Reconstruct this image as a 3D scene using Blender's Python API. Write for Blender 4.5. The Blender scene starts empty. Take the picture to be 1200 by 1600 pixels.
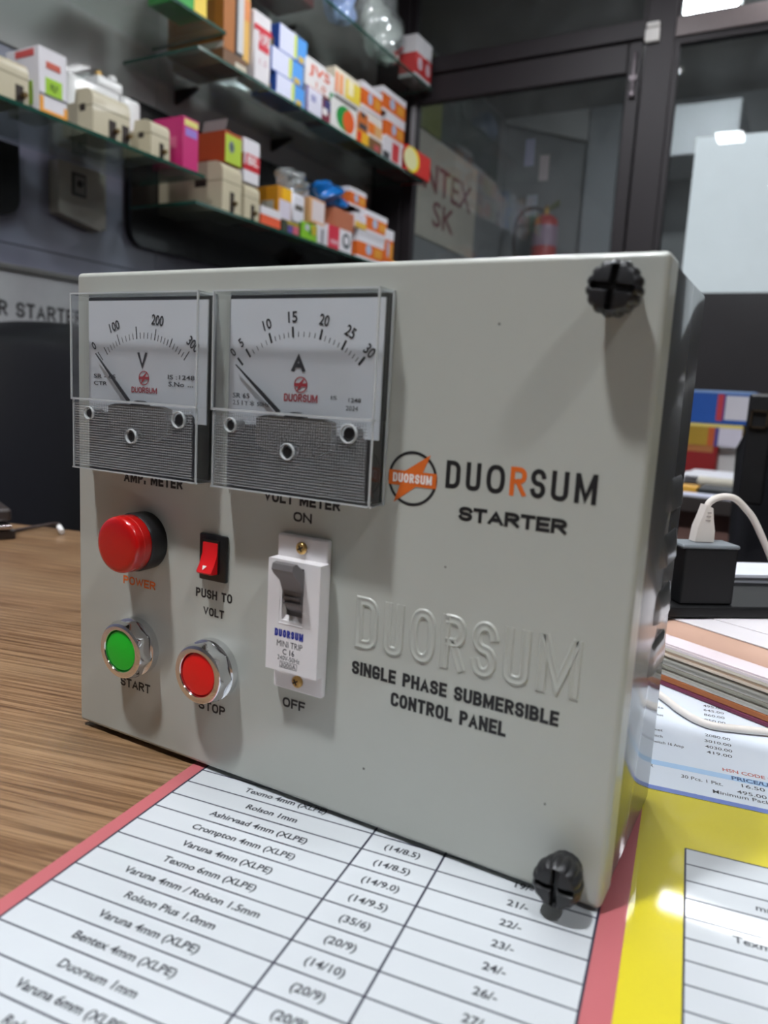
import bpy, bmesh, math, random
from mathutils import Vector, Matrix
random.seed(7)
SC = bpy.context.scene
COL = SC.collection
PI = math.pi

# ------------------------------------------------------------------ camera
CAMP = (0.29073851, -0.23623464, 0.16634442)
CR = [[0.8713326752526567, 0.48769069159249023, 0.054195556746720386],
      [0.12246897090969874, -0.10918832217165453, -0.9864477996658811],
      [-0.4751638877286106, 0.866161474342618, -0.15486632998574823]]
cd = bpy.data.cameras.new('camera')
cam = bpy.data.objects.new('camera', cd)
COL.objects.link(cam)
m = Matrix.Identity(4)
for i in range(3):
    m[i][0] = CR[0][i]; m[i][1] = -CR[1][i]; m[i][2] = -CR[2][i]; m[i][3] = CAMP[i]
cam.matrix_world = m
cd.sensor_fit = 'AUTO'; cd.sensor_width = 36.0; cd.lens = 1190.652 * 36.0 / 1600.0
cd.clip_start = 0.01; cd.clip_end = 50
cd.dof.use_dof = True; cd.dof.focus_distance = 0.375; cd.dof.aperture_fstop = 10.5
SC.camera = cam

# ------------------------------------------------------------------ world, exposure, light strengths
w = bpy.data.worlds.new('world'); SC.world = w; w.use_nodes = True
w.node_tree.nodes['Background'].inputs[0].default_value = (0.75, 0.85, 1.0, 1)
w.node_tree.nodes['Background'].inputs[1].default_value = 0.04
SC.view_settings.view_transform = 'Standard'; SC.view_settings.look = 'None'
SC.view_settings.gamma = 1.0; SC.view_settings.exposure = 0.0
SC.view_settings.use_curve_mapping = False
CEIL = 1.90      # height above the desk top
FLOOR = -0.76
# (x, y, z of underside, size x, size y, radiance)
LAMPS = [
    ('front', -0.15, -0.60, CEIL - .03, .12, .12, 760),
    ('side', 1.35, -0.54, CEIL - .03, .14, .14, 250),
    ('over', -0.38, 0.69, CEIL - .03, .15, .18, 60),
    ('top', 0.17, 0.07, CEIL - .03, .15, .15, 150),
    ('shelf', -0.62, 1.90, CEIL - .03, .20, .20, 115),  # extra lamp, added to brighten the shelves and left wall
    ('beyond', -0.33, 3.42, CEIL - .05, .27, .12, 150),
]
TUBE = (0.30, 2.82, 1.80, .62, .085, 42)

# ------------------------------------------------------------------ materials
def s2l(c):
    c = c / 255.0
    return c / 12.92 if c <= 0.04045 else ((c + 0.055) / 1.055) ** 2.4
def rgb(c): return (s2l(c[0]), s2l(c[1]), s2l(c[2]), 1)
MATS = {}
def mat(name, col, rough=.5, metal=0, coat=0, spec=.5, noise=0.06, nscale=40, bump=0, emit=0):
    if name in MATS: return MATS[name]
    M = bpy.data.materials.new(name); M.use_nodes = True; MATS[name] = M
    nt = M.node_tree; b = nt.nodes['Principled BSDF']
    tc = nt.nodes.new('ShaderNodeTexCoord')
    nz = nt.nodes.new('ShaderNodeTexNoise'); nz.inputs['Scale'].default_value = nscale; nz.inputs['Detail'].default_value = 4
    nt.links.new(tc.outputs['Object'], nz.inputs['Vector'])
    mx = nt.nodes.new('ShaderNodeMix'); mx.data_type = 'RGBA'
    c = rgb(col)
    mx.inputs['A'].default_value = [v * (1 - noise) for v in c[:3]] + [1]
    mx.inputs['B'].default_value = [min(1, v * (1 + noise)) for v in c[:3]] + [1]
    nt.links.new(nz.outputs['Fac'], mx.inputs['Factor'])
    nt.links.new(mx.outputs['Result'], b.inputs['Base Color'])
    b.inputs['Roughness'].default_value = rough; b.inputs['Metallic'].default_value = metal
    b.inputs['Coat Weight'].default_value = coat; b.inputs['Coat Roughness'].default_value = .04
    b.inputs['Specular IOR Level'].default_value = spec
    if bump:
        bp = nt.nodes.new('ShaderNodeBump'); bp.inputs['Strength'].default_value = bump; bp.inputs['Distance'].default_value = .001
        nt.links.new(nz.outputs['Fac'], bp.inputs['Height']); nt.links.new(bp.outputs['Normal'], b.inputs['Normal'])
    if emit:
        b.inputs['Emission Color'].default_value = c; b.inputs['Emission Strength'].default_value = emit
    return M
def clear(name, tint=(1, 1, 1), ior=1.45, rough=0.02, haze=0.0, hazecol=(.8, .85, .85), boost=1.0):
    """thin clear sheet: transparent + fresnel gloss (+ a little diffuse haze)"""
    if name in MATS: return MATS[name]
    M = bpy.data.materials.new(name); M.use_nodes = True; MATS[name] = M
    nt = M.node_tree; nt.nodes.clear()
    out = nt.nodes.new('ShaderNodeOutputMaterial')
    tr = nt.nodes.new('ShaderNodeBsdfTransparent'); tr.inputs[0].default_value = (*tint, 1)
    gl = nt.nodes.new('ShaderNodeBsdfGlossy'); gl.inputs['Roughness'].default_value = rough
    # Schlick reflectance from |N.I| (same for both sides of a thin sheet)
    ge = nt.nodes.new('ShaderNodeNewGeometry'); dt = nt.nodes.new('ShaderNodeVectorMath'); dt.operation = 'DOT_PRODUCT'
    nt.links.new(ge.outputs['Normal'], dt.inputs[0]); nt.links.new(ge.outputs['Incoming'], dt.inputs[1])
    ab = nt.nodes.new('ShaderNodeMath'); ab.operation = 'ABSOLUTE'; nt.links.new(dt.outputs['Value'], ab.inputs[0])
    om = nt.nodes.new('ShaderNodeMath'); om.operation = 'SUBTRACT'; om.inputs[0].default_value = 1; nt.links.new(ab.outputs[0], om.inputs[1])
    pw5 = nt.nodes.new('ShaderNodeMath'); pw5.operation = 'POWER'; pw5.inputs[1].default_value = 5; nt.links.new(om.outputs[0], pw5.inputs[0])
    f0 = ((ior - 1) / (ior + 1)) ** 2
    fr = nt.nodes.new('ShaderNodeMath'); fr.operation = 'MULTIPLY_ADD'; fr.inputs[1].default_value = 1 - f0; fr.inputs[2].default_value = f0; nt.links.new(pw5.outputs[0], fr.inputs[0])
    df = nt.nodes.new('ShaderNodeBsdfDiffuse'); df.inputs[0].default_value = (*hazecol, 1)
    mh = nt.nodes.new('ShaderNodeMixShader'); mh.inputs[0].default_value = haze
    nz = nt.nodes.new('ShaderNodeTexNoise'); nz.inputs['Scale'].default_value = 9
    tc = nt.nodes.new('ShaderNodeTexCoord'); nt.links.new(tc.outputs['Object'], nz.inputs['Vector'])
    mm = nt.nodes.new('ShaderNodeMath'); mm.operation = 'MULTIPLY'; mm.inputs[1].default_value = haze * 2
    nt.links.new(nz.outputs['Fac'], mm.inputs[0]); nt.links.new(mm.outputs[0], mh.inputs[0])
    nt.links.new(tr.outputs[0], mh.inputs[1]); nt.links.new(df.outputs[0], mh.inputs[2])
    mk = nt.nodes.new('ShaderNodeMath'); mk.operation = 'MULTIPLY'; mk.inputs[1].default_value = boost; mk.use_clamp = True
    nt.links.new(fr.outputs[0], mk.inputs[0])
    ms = nt.nodes.new('ShaderNodeMixShader')
    nt.links.new(mk.outputs[0], ms.inputs[0]); nt.links.new(mh.outputs[0], ms.inputs[1]); nt.links.new(gl.outputs[0], ms.inputs[2])
    nt.links.new(ms.outputs[0], out.inputs[0])
    return M
def emission(name, col, s):
    if name in MATS: return MATS[name]
    M = bpy.data.materials.new(name); M.use_nodes = True; MATS[name] = M
    nt = M.node_tree; nt.nodes.clear()
    out = nt.nodes.new('ShaderNodeOutputMaterial'); e = nt.nodes.new('ShaderNodeEmission')
    e.inputs[0].default_value = rgb(col); e.inputs[1].default_value = s
    nt.links.new(e.outputs[0], out.inputs[0]); return M
def wood_mat():
    M = bpy.data.materials.new('desk_wood_laminate'); M.use_nodes = True
    nt = M.node_tree; b = nt.nodes['Principled BSDF']
    tc = nt.nodes.new('ShaderNodeTexCoord'); mp = nt.nodes.new('ShaderNodeMapping')
    mp.inputs['Scale'].default_value = (9, 420, 1)
    nt.links.new(tc.outputs['Object'], mp.inputs['Vector'])
    n1 = nt.nodes.new('ShaderNodeTexNoise'); n1.inputs['Scale'].default_value = 1.0; n1.inputs['Detail'].default_value = 5; n1.inputs['Roughness'].default_value = .65
    nt.links.new(mp.outputs[0], n1.inputs['Vector'])
    r = nt.nodes.new('ShaderNodeValToRGB')
    e = r.color_ramp.elements
    e[0].position = .34; e[0].color = rgb((88, 60, 36)); e[1].position = .66; e[1].color = rgb((160, 126, 92))
    x = e.new(.47); x.color = rgb((112, 80, 52)); x = e.new(.53); x.color = rgb((138, 105, 74))
    nt.links.new(n1.outputs['Fac'], r.inputs[0])
    mp2 = nt.nodes.new('ShaderNodeMapping'); mp2.inputs['Scale'].default_value = (3, 14, 1)
    nt.links.new(tc.outputs['Object'], mp2.inputs['Vector'])
    n2 = nt.nodes.new('ShaderNodeTexNoise'); n2.inputs['Scale'].default_value = 1.5; n2.inputs['Detail'].default_value = 3
    nt.links.new(mp2.outputs[0], n2.inputs['Vector'])
    mx = nt.nodes.new('ShaderNodeMix'); mx.data_type = 'RGBA'; mx.blend_type = 'MIX'
    mr = nt.nodes.new('ShaderNodeMapRange'); mr.inputs['From Min'].default_value = .4; mr.inputs['From Max'].default_value = .7; mr.inputs['To Max'].default_value = .35
    nt.links.new(n2.outputs['Fac'], mr.inputs['Value']); nt.links.new(mr.outputs[0], mx.inputs['Factor'])
    nt.links.new(r.outputs[0], mx.inputs['A']); mx.inputs['B'].default_value = rgb((150, 124, 92))
    nt.links.new(mx.outputs['Result'], b.inputs['Base Color'])
    b.inputs['Roughness'].default_value = .42; b.inputs['Coat Weight'].default_value = .5; b.inputs['Coat Roughness'].default_value = .12
    return M

# ------------------------------------------------------------------ mesh building
class MB:
    def __init__(s): s.v = []; s.f = []; s.mi = []; s.sm = []; s.wn = False
    def add(s, vs, fs, mi=0, smooth=False):
        o = len(s.v); s.v += [Vector(v) for v in vs]
        for f in fs: s.f.append([i + o for i in f]); s.mi.append(mi); s.sm.append(smooth)
        return s
    def box(s, x0, x1, y0, y1, z0, z1, mi=0, M=None, bev=0, seg=2, smooth=None):
        if bev:
            bm = bmesh.new()
            bmesh.ops.create_cube(bm, size=1)
            for v in bm.verts:
                v.co = Vector((x0 + (v.co.x + .5) * (x1 - x0), y0 + (v.co.y + .5) * (y1 - y0), z0 + (v.co.z + .5) * (z1 - z0)))
            bmesh.ops.bevel(bm, geom=list(bm.edges), offset=bev, segments=seg, affect='EDGES', profile=.5)
            s.bm(bm, mi, M, True if smooth is None else smooth); s.wn = True; return s
        vs = [(x, y, z) for z in (z0, z1) for y in (y0, y1) for x in (x0, x1)]
        if M is not None: vs = [M @ Vector(v) for v in vs]
        s.add(vs, [(0, 2, 3, 1), (4, 5, 7, 6), (0, 1, 5, 4), (2, 6, 7, 3), (0, 4, 6, 2), (1, 3, 7, 5)], mi); return s
    def bm(s, bm, mi=0, M=None, smooth=False):
        bm.verts.ensure_lookup_table(); bm.verts.index_update()
        vs = [v.co.copy() for v in bm.verts]
        if M is not None: vs = [M @ v for v in vs]
        s.add(vs, [[v.index for v in f.verts] for f in bm.faces], mi, smooth); bm.free(); return s
    def prism(s, pts, h0, h1, M=None, mi=0, smooth=False):
        """polygon in local xy extruded along local z"""
        n = len(pts)
        vs = [(p[0], p[1], h0) for p in pts] + [(p[0], p[1], h1) for p in pts]
        if M is not None: vs = [M @ Vector(v) for v in vs]
        s.add(vs, [list(range(n))[::-1], list(range(n, 2 * n))], mi)
        o = len(s.v) - 2 * n
        for i in range(n):
            j = (i + 1) % n
            s.f.append([o + i, o + j, o + n + j, o + n + i]); s.mi.append(mi); s.sm.append(smooth)
        return s
    def lathe(s, prof, n=32, M=None, mi=0, smooth=True, cap0=True, cap1=True, rfun=None):
        vs = []
        for r, h in prof:
            for i in range(n):
                a = 2 * PI * i / n; rr = r * (rfun(a, r, h) if rfun else 1)
                vs.append((rr * math.cos(a), rr * math.sin(a), h))
        if M is not None: vs = [M @ Vector(v) for v in vs]
        fs = []
        for k in range(len(prof) - 1):
            for i in range(n):
                j = (i + 1) % n
                fs.append((k * n + i, k * n + j, (k + 1) * n + j, (k + 1) * n + i))
        s.add(vs, fs, mi, smooth)
        o = len(s.v) - len(vs)
        if cap0: s.f.append([o + i for i in range(n)][::-1]); s.mi.append(mi); s.sm.append(False)
        if cap1: s.f.append([o + (len(prof) - 1) * n + i for i in range(n)]); s.mi.append(mi); s.sm.append(False)
        return s
    def tube(s, pts, r, n=8, mi=0):
        P = [Vector(p) for p in pts]; vs = []; up = Vector((0, 0, 1))
        for i, p in enumerate(P):
            t = (P[min(i + 1, len(P) - 1)] - P[max(i - 1, 0)]).normalized()
            a = t.cross(up)
            if a.length < 1e-3: a = t.cross(Vector((1, 0, 0)))
            a.normalize(); b = a.cross(t)
            rr = r[i] if isinstance(r, (list, tuple)) else r
            for k in range(n):
                q = 2 * PI * k / n; vs.append(p + rr * (math.cos(q) * a + math.sin(q) * b))
        fs = []
        for i in range(len(P) - 1):
            for k in range(n):
                l = (k + 1) % n; fs.append((i * n + k, i * n + l, (i + 1) * n + l, (i + 1) * n + k))
        s.add(vs, fs, mi, True)
        o = len(s.v) - len(vs)
        s.f.append([o + k for k in range(n)][::-1]); s.mi.append(mi); s.sm.append(False)
        s.f.append([o + (len(P) - 1) * n + k for k in range(n)]); s.mi.append(mi); s.sm.append(False)
        return s
def wloc(o):
    p = Vector(o.location)
    while o.parent: o = o.parent; p += Vector(o.location)
    return p
def obj(name, mb, mats, parent=None, loc=None, label=None, fixn=True):
    if not isinstance(mats, (list, tuple)): mats = [mats]
    base = wloc(parent) if parent else Vector((0, 0, 0))
    if loc is not None: L = Vector(loc)
    else: L = base
    me = bpy.data.meshes.new(name)
    me.from_pydata([tuple(v - L) for v in mb.v], [], mb.f)
    for mm in mats: me.materials.append(mm)
    me.polygons.foreach_set('material_index', mb.mi); me.polygons.foreach_set('use_smooth', mb.sm)
    me.update()
    if fixn:
        bm = bmesh.new(); bm.from_mesh(me); bmesh.ops.recalc_face_normals(bm, faces=bm.faces); bm.to_mesh(me); bm.free()
    if mb.wn and all(mb.sm):
        vn = [Vector((0, 0, 0)) for _ in me.vertices]
        for p in me.polygons:
            a = p.normal * p.area
            for i in p.vertices: vn[i] += a
        me.normals_split_custom_set_from_vertices([v.normalized() if v.length > 0 else (0, 0, 1) for v in vn])
    else: me.set_sharp_from_angle(angle=math.radians(38))
    o = bpy.data.objects.new(name, me); COL.objects.link(o)
    o.location = L - base; o.parent = parent
    if label: o['label'] = label
    return o
def empty(name, loc=(0, 0, 0), parent=None):
    o = bpy.data.objects.new(name, None); COL.objects.link(o); o.empty_display_size = .02
    o.location = Vector(loc) - (wloc(parent) if parent else Vector((0, 0, 0))); o.parent = parent
    return o
def tag(o, label, cat, group=None, kind=None):
    o['label'] = label; o['category'] = cat
    if group: o['group'] = group
    if kind: o['kind'] = kind
    return o
def thing(name, label, cat, loc, group=None): return tag(empty(name, loc), label, cat, group)
def single(name, mb, mats, label, cat, loc, group=None): return tag(obj(name, mb, mats, loc=loc), label, cat, group)
def struct(name, mb, mats, loc=(0, 0, 0)):
    o = obj(name, mb, mats, loc=loc); o['kind'] = 'structure'; return o
def frame(o, X, Y):
    X = Vector(X).normalized(); Y = Vector(Y).normalized(); N = X.cross(Y)
    M = Matrix.Identity(4)
    for i in range(3): M[i][0] = X[i]; M[i][1] = Y[i]; M[i][2] = N[i]; M[i][3] = o[i]
    return M
F_FRONT = frame((0, 0, 0), (1, 0, 0), (0, 0, 1))     # local (x, z, out towards the viewer)
def ff(y): return frame((0, y, 0), (1, 0, 0), (0, 0, 1))
def fx(x): return frame((x, 0, 0), (0, 1, 0), (0, 0, 1))   # faces +x: local (y, z, out)
_tc = {}
def txt(mb, s, M, x0=None, x1=None, y0=0, y1=None, size=None, cx=None, bold=0, ext=.00006, mi=0, shear=0, rot=0, res=3, keep=False):
    """fit a string into the rectangle x0..x1, y0..y1 of frame M"""
    key = (s, bold, shear, res)
    if key not in _tc:
        c = bpy.data.curves.new('t', 'FONT'); c.body = s; c.size = 1; c.offset = bold; c.shear = shear; c.resolution_u = res; c.fill_mode = 'FRONT'
        o = bpy.data.objects.new('t', c); COL.objects.link(o)
        dg = bpy.context.evaluated_depsgraph_get()
        me = bpy.data.meshes.new_from_object(o.evaluated_get(dg))
        _tc[key] = ([v.co.copy() for v in me.vertices], [list(p.vertices) for p in me.polygons])
        bpy.data.objects.remove(o); bpy.data.curves.remove(c); bpy.data.meshes.remove(me)
    vs, fs = _tc[key]
    if not vs: return
    ax0 = min(v.x for v in vs); ax1 = max(v.x for v in vs); ay0 = min(v.y for v in vs); ay1 = max(v.y for v in vs)
    if size is not None:
        sx = sy = size; w_ = (ax1 - ax0) * size
        if x0 is None: x0 = cx - w_ / 2
        if x1 is not None: sx = (x1 - x0) / (ax1 - ax0)
        oy = y0
        f = lambda v: ((v.x - ax0) * sx, v.y * sy)
        pts = [(x0 + f(v)[0], y0 + f(v)[1]) for v in vs]
    else:
        sx = (x1 - x0) / (ax1 - ax0); sy = (y1 - y0) / (ay1 - ay0)
        pts = [(x0 + (v.x - ax0) * sx, y0 + (v.y - ay0) * sy) for v in vs]
    if rot:
        mx = sum(p[0] for p in pts) / len(pts) if cx is None else cx
        my = y0 if cx is not None else sum(p[1] for p in pts) / len(pts)
        c_, s_ = math.cos(rot), math.sin(rot)
        pts = [(mx + (p[0] - mx) * c_ - (p[1] - my) * s_, my + (p[0] - mx) * s_ + (p[1] - my) * c_) for p in pts]
    mb.add([M @ Vector((p[0], p[1], ext)) for p in pts], fs, mi)
def tobj(name, mb, m_, parent, label=None):
    o = obj(name, mb, m_, parent, label=label, fixn=False)
    if any(k in name for k in ('text', 'word', 'marks', 'lettering')): o['kind'] = 'stuff'
    return o

# ------------------------------------------------------------------ condensed block lettering built from strokes
def _ell(cx, cy, rx, ry, a0, a1, n=10, p=2.6):
    out = []
    for i in range(n + 1):
        a = math.radians(a0 + (a1 - a0) * i / n); c, s_ = math.cos(a), math.sin(a)
        out.append((cx + rx * math.copysign(abs(c) ** (2 / p), c), cy + ry * math.copysign(abs(s_) ** (2 / p), s_)))
    return out
GW = dict(I=.0, M=1.35, W=1.5, A=1.08, V=1.05, T=.95, L=.82, E=.86, F=.82, C=.98, G=1.0, O=1.03, S=.95, R=1.0, P=.95, B=1.0, D=1.0, N=1.02, H=1.0, U=1.0)
GW.update({' ': .42, '.': .0, '-': .5, ':': 0, '1': .42})
def glyph(ch, w, h, cut):
    """centre lines in 0..w x 0..h ; cut = half stroke for diagonals"""
    m_ = h * .5
    if ch == 'I' or ch == '1' and False: return [[(0, 0), (0, h)]]
    if ch == 'L': return [[(0, h), (0, 0), (w, 0)]]
    if ch == 'T': return [[(0, h), (w, h)], [(w / 2, 0), (w / 2, h)]]
    if ch == 'E': return [[(w, h), (0, h), (0, 0), (w, 0)], [(0, m_), (w * .9, m_)]]
    if ch == 'F': return [[(w, h), (0, h), (0, 0)], [(0, m_), (w * .9, m_)]]
    if ch == 'H': return [[(0, 0), (0, h)], [(w, 0), (w, h)], [(0, m_), (w, m_)]]
    if ch == 'N': return [[(0, 0), (0, h)], [(w, 0), (w, h)], [(0, h), (w, 0)]]
    if ch == 'M': return [[(0, 0), (0, h)], [(w, 0), (w, h)], [(cut * .3, h), (w / 2, h * .08), (w - cut * .3, h)]]
    if ch == 'W': return [[(0, h), (w * .25, 0), (w * .5, h * .8), (w * .75, 0), (w, h)]]
    if ch == 'V': return [[(0, h), (w / 2, 0), (w, h)]]
    if ch == 'A': return [[(0, 0), (w / 2, h), (w, 0)], [(w * .2, h * .30), (w * .8, h * .30)]]
    if ch == 'U': return [[(0, h)] + _ell(w / 2, w * .5, w / 2, w * .5, 180, 360) + [(w, h)]]
    if ch in 'O0': return [_ell(w / 2, m_, w / 2, m_, 0, 360, 28, 2.5) + ['c']]
    if ch == 'C': return [_ell(w / 2, h - w * .5, w / 2, w * .5, 10, 180) + _ell(w / 2, w * .5, w / 2, w * .5, 180, 350)]
    if ch == 'G': return [_ell(w / 2, h - w * .5, w / 2, w * .5, 10, 180) + _ell(w / 2, w * .5, w / 2, w * .5, 180, 350) + [(w, h * .42), (w * .55, h * .42)]]
    if ch == 'D': return [[(0, 0), (0, h), (w * .4, h)] + _ell(w * .4, h - w * .6, w * .6, w * .6, 90, 0, 8, 2.2) + _ell(w * .4, w * .6, w * .6, w * .6, 0, -90, 8, 2.2) + [(0, 0), 'c']]
    if ch == 'P': return [[(0, 0), (0, h)], [(0, h), (w * .5, h)] + _ell(w * .5, h * .74, w * .5, h * .26, 90, -90, 10, 2.2) + [(0, h * .48)]]
    if ch == 'R': return [[(0, 0), (0, h)], [(0, h), (w * .5, h)] + _ell(w * .5, h * .75, w * .5, h * .25, 90, -90, 10, 2.2) + [(0, h * .50)], [(w * .45, h * .50), (w, 0)]]
    if ch == 'B': return [[(0, 0), (0, h)], [(0, h), (w * .45, h)] + _ell(w * .45, h * .76, w * .48, h * .24, 90, -90, 10, 2.2) + [(0, h * .52)], [(w * .45, h * .52)] + _ell(w * .45, h * .26, w * .55, h * .26, 90, -90, 10, 2.2) + [(0, 0)]]
    if ch == 'S':
        r = h * .25; return [_ell(w / 2, h - r, w / 2, r, 12, 270, 14, 2.1) + _ell(w / 2, r, w / 2, r, 90, -168, 14, 2.1)[1:]]
    if ch == '.': return [[(0, -cut), (0, cut)]]
    return []
def ribbon(pl, hw, prof=None, closed=False):
    """pl: centre line -> list of cross-section rows (offset, height)"""
    n = len(pl); rows = []
    prof = prof or [(-1, 0), (1, 0)]
    for i in range(n):
        p = Vector(pl[i])
        a = Vector(pl[(i - 1) % n]) if (closed or i > 0) else None
        b_ = Vector(pl[(i + 1) % n]) if (closed or i < n - 1) else None
        d1 = (p - a).normalized() if a is not None else None
        d2 = (b_ - p).normalized() if b_ is not None else None
        if d1 is None: d1 = d2
        if d2 is None: d2 = d1
        n1 = Vector((-d1.y, d1.x)); n2 = Vector((-d2.y, d2.x)); m_ = (n1 + n2)
        if m_.length < 1e-6: m_ = n1
        m_.normalize(); k = min(1 / max(.3, m_.dot(n1)), 2.4)
        rows.append([(p.x + m_.x * k * hw * o, p.y + m_.y * k * hw * o, hh) for o, hh in prof])
    return rows
def block_text(mb, s_, M, x0, x1, y0, y1, stroke, gap=.0, ext=.00008, prof=None, lift=0, ends=True):
    """condensed sans capitals filling x0..x1, y0..y1, stroke = stroke width / height"""
    H = y1 - y0; sw = stroke * H; hw = sw / 2
    n = len(s_); tw = sum(GW.get(c, 1) for c in s_); fixed = sw * n + gap * H * (n - 1)
    u = (x1 - x0 - fixed) / tw; x = x0
    for c in s_:
        w_ = GW.get(c, 1) * u
        if c == ' ': x += w_ + sw + gap * H; continue
        hh = H - sw
        for pk, pl_ in enumerate(glyph(c, w_, hh, hw)):
            exk = ext + (pk * .00003 if prof is None else 0)
            closed = pl_[-1] == 'c'
            if closed:
                pl_ = pl_[:-1]
                if (Vector(pl_[0]) - Vector(pl_[-1])).length < 1e-7: pl_ = pl_[:-1]
            pts = []
            for q in pl_:
                if not pts or (Vector(q) - Vector(pts[-1])).length > 1e-6: pts.append(q)
            pts = [(x + hw + q[0], y0 + hw + q[1]) for q in pts]
            if not closed:       # square ends reach the cap line and the base line
                for e, nb in ((0, 1), (-1, -2)):
                    d_ = (Vector(pts[e]) - Vector(pts[nb])).normalized()
                    if c in 'VAMN' and abs(d_.x) > .05 or c in 'R' and d_.y < -.3: d_ = d_ * 1.0
                    pts[e] = tuple(Vector(pts[e]) + d_ * hw * (1 if abs(d_.y) > .25 or c in 'LETFHGPB' else 0))
            rows = ribbon(pts, hw, prof, closed)
            k = len(rows[0]); N = len(rows)
            vs = [M @ Vector((min(max(r[0], x0 - hw * .4), x1 + hw * .4), min(max(r[1], y0), y1) if prof is None else r[1], exk + r[2])) for row in rows for r in row]
            fs = []
            for i in range(N if closed else N - 1):
                for j in range(k - 1):
                    a = i * k + j; b_ = ((i + 1) % N) * k + j
                    fs.append((a, b_, b_ + 1, a + 1))
            if prof and not closed and ends:
                fs.append(tuple(range(k))); fs.append(tuple(range((N - 1) * k, N * k))[::-1])
            mb.add(vs, fs, 0, prof is not None)
        x += w_ + sw + gap * H

# ================================================================== STRUCTURE
WX = -1.617          # left wall face
PY = 2.97            # glass partition plane
BY = 4.60            # wall beyond it
m_wall = mat('grey_gloss_wall_laminate', (164, 159, 158), .32, coat=.3, noise=.05, nscale=2)
m_wall_low = mat('blue_grey_wall_laminate', (134, 134, 152), .28, coat=.35, noise=.05, nscale=2)
m_plaster = mat('grey_plaster', (126, 126, 126), .8, noise=.08, nscale=3, bump=.1)
m_ceil = mat('dark_ceiling_board', (120, 116, 112), .8, noise=.04)
m_floor = mat('floor_tile', (96, 88, 80), .35, noise=.15, nscale=6)
m_alu = mat('dark_brown_aluminium', (36, 29, 33), .55, metal=.1, coat=0, noise=.08, nscale=20)
m_pane = clear('partition_glass', (.80, .83, .84), 1.5, .01, haze=.02)
m_grout = mat('dark_joint', (46, 44, 48), .8)
struct('floor', MB().box(-1.8, 2.8, -2.6, BY + .2, FLOOR - .05, FLOOR), m_floor)
struct('ceiling', MB().box(-1.8, 2.8, -2.6, BY + .2, CEIL, CEIL + .05), m_ceil)
wl = empty('wall_left', (WX, 1, FLOOR)); wl['kind'] = 'structure'
obj('wall_backing', MB().box(WX - .08, WX - .006, -2.6, BY, FLOOR, CEIL), m_grout, wl)
for (za, zb, mm) in ((FLOOR, .5, m_wall_low), (.503, .985, m_wall_low), (.991, CEIL, m_wall)):
    for (ya, yb) in ((-2.6, .2), (.203, 1.62), (1.623, PY - .02)):
        obj('wall_panel', MB().box(WX - .006, WX, ya, yb, za, zb), mm, wl)
obj('wall_plaster', MB().box(WX - .006, WX, PY + .02, BY, FLOOR, CEIL), m_plaster, wl)
struct('wall_right', MB().box(2.6, 2.7, -2.6, BY, FLOOR, CEIL), mat('dark_grey_right_wall', (66, 64, 64), .7))
struct('wall_front', MB().box(-1.7, 2.7, -2.7, -2.6, FLOOR, CEIL), mat('warm_grey_wall', (120, 116, 112), .7))
wb = empty('wall_back', (0, BY, FLOOR)); wb['kind'] = 'structure'
obj('wall_plaster', MB().box(-1.7, 2.7, BY, BY + .08, FLOOR, CEIL), m_plaster, wb)
obj('pale_soffit', MB().prism([(-1.66, 1.90), (-1.09, 1.90), (-1.09, 1.72), (-1.60, 1.87)], 0, .05, ff(BY)), mat('pale_plaster', (170, 168, 166), .8), wb)
obj('pilaster', MB().box(-1.08, -.90, BY - .05, BY, FLOOR, CEIL), mat('light_grey_plaster', (140, 142, 144), .8), wb)

# glass partition with its door
tr1 = struct('trim_1', MB().box(-.437, -.330, PY - .03, PY + .03, FLOOR, CEIL, bev=.004)          # tall post
             , m_alu, (-.385, PY, FLOOR))
tr2 = struct('trim_2', MB().box(-1.60, -1.455, PY - .03, PY + .03, FLOOR, CEIL, bev=.004), m_alu, (-1.53, PY, FLOOR))
tr3 = struct('trim_3', MB().box(-1.455, -.437, PY - .03, PY + .03, 1.545, 1.612, bev=.004), m_alu, (-.9, PY, 1.545))
tr4 = struct('trim_4', MB().box(-.330, 2.6, PY - .03, PY + .03, 1.530, 1.600, bev=.004), mat('paler_brown_aluminium', (98, 88, 88), .45, metal=.2), (1, PY, 1.53))  # paler brown than the other frame bars
d = empty('door_1', (-.93, PY, FLOOR)); d['kind'] = 'structure'
obj('door_rail', MB().box(-1.40, -.50, PY - .022, PY + .022, 1.432, 1.538, bev=.003), m_alu, d)
obj('door_stile', MB().box(-.495, -.445, PY - .022, PY + .022, FLOOR + .01, 1.538, bev=.003), m_alu, d)
obj('door_stile', MB().box(-1.45, -1.40, PY - .022, PY + .022, FLOOR + .01, 1.538, bev=.003), m_alu, d)
obj('door_rail', MB().box(-1.40, -.50, PY - .022, PY + .022, FLOOR + .01, FLOOR + .20, bev=.003), m_alu, d)
obj('glass_pane', MB().box(-1.40, -.495, PY - .003, PY + .003, FLOOR + .20, 1.432), m_pane, d)
b = obj('door_bolt', MB().box(-.474, -.464, PY - .036, PY - .022, 1.34, 1.50, bev=.002).box(-.480, -.458, PY - .040, PY - .022, 1.335, 1.36, bev=.003)
        .box(-.482, -.456, PY - .034, PY - .022, 1.40, 1.415), mat('dull_steel', (96, 88, 92), .4, metal=.6), d)
wn = empty('window_1', (-.93, PY, 1.612)); wn['kind'] = 'structure'
obj('window_frame', MB().box(-.455, -.437, PY - .015, PY + .015, 1.612, CEIL).box(-1.455, -1.43, PY - .015, PY + .015, 1.612, CEIL), m_alu, wn)
obj('glass_pane', MB().box(-1.44, -.45, PY - .003, PY + .003, 1.612, CEIL), m_pane, wn)
wn = empty('window_2', (1, PY, 1.6)); wn['kind'] = 'structure'
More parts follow.
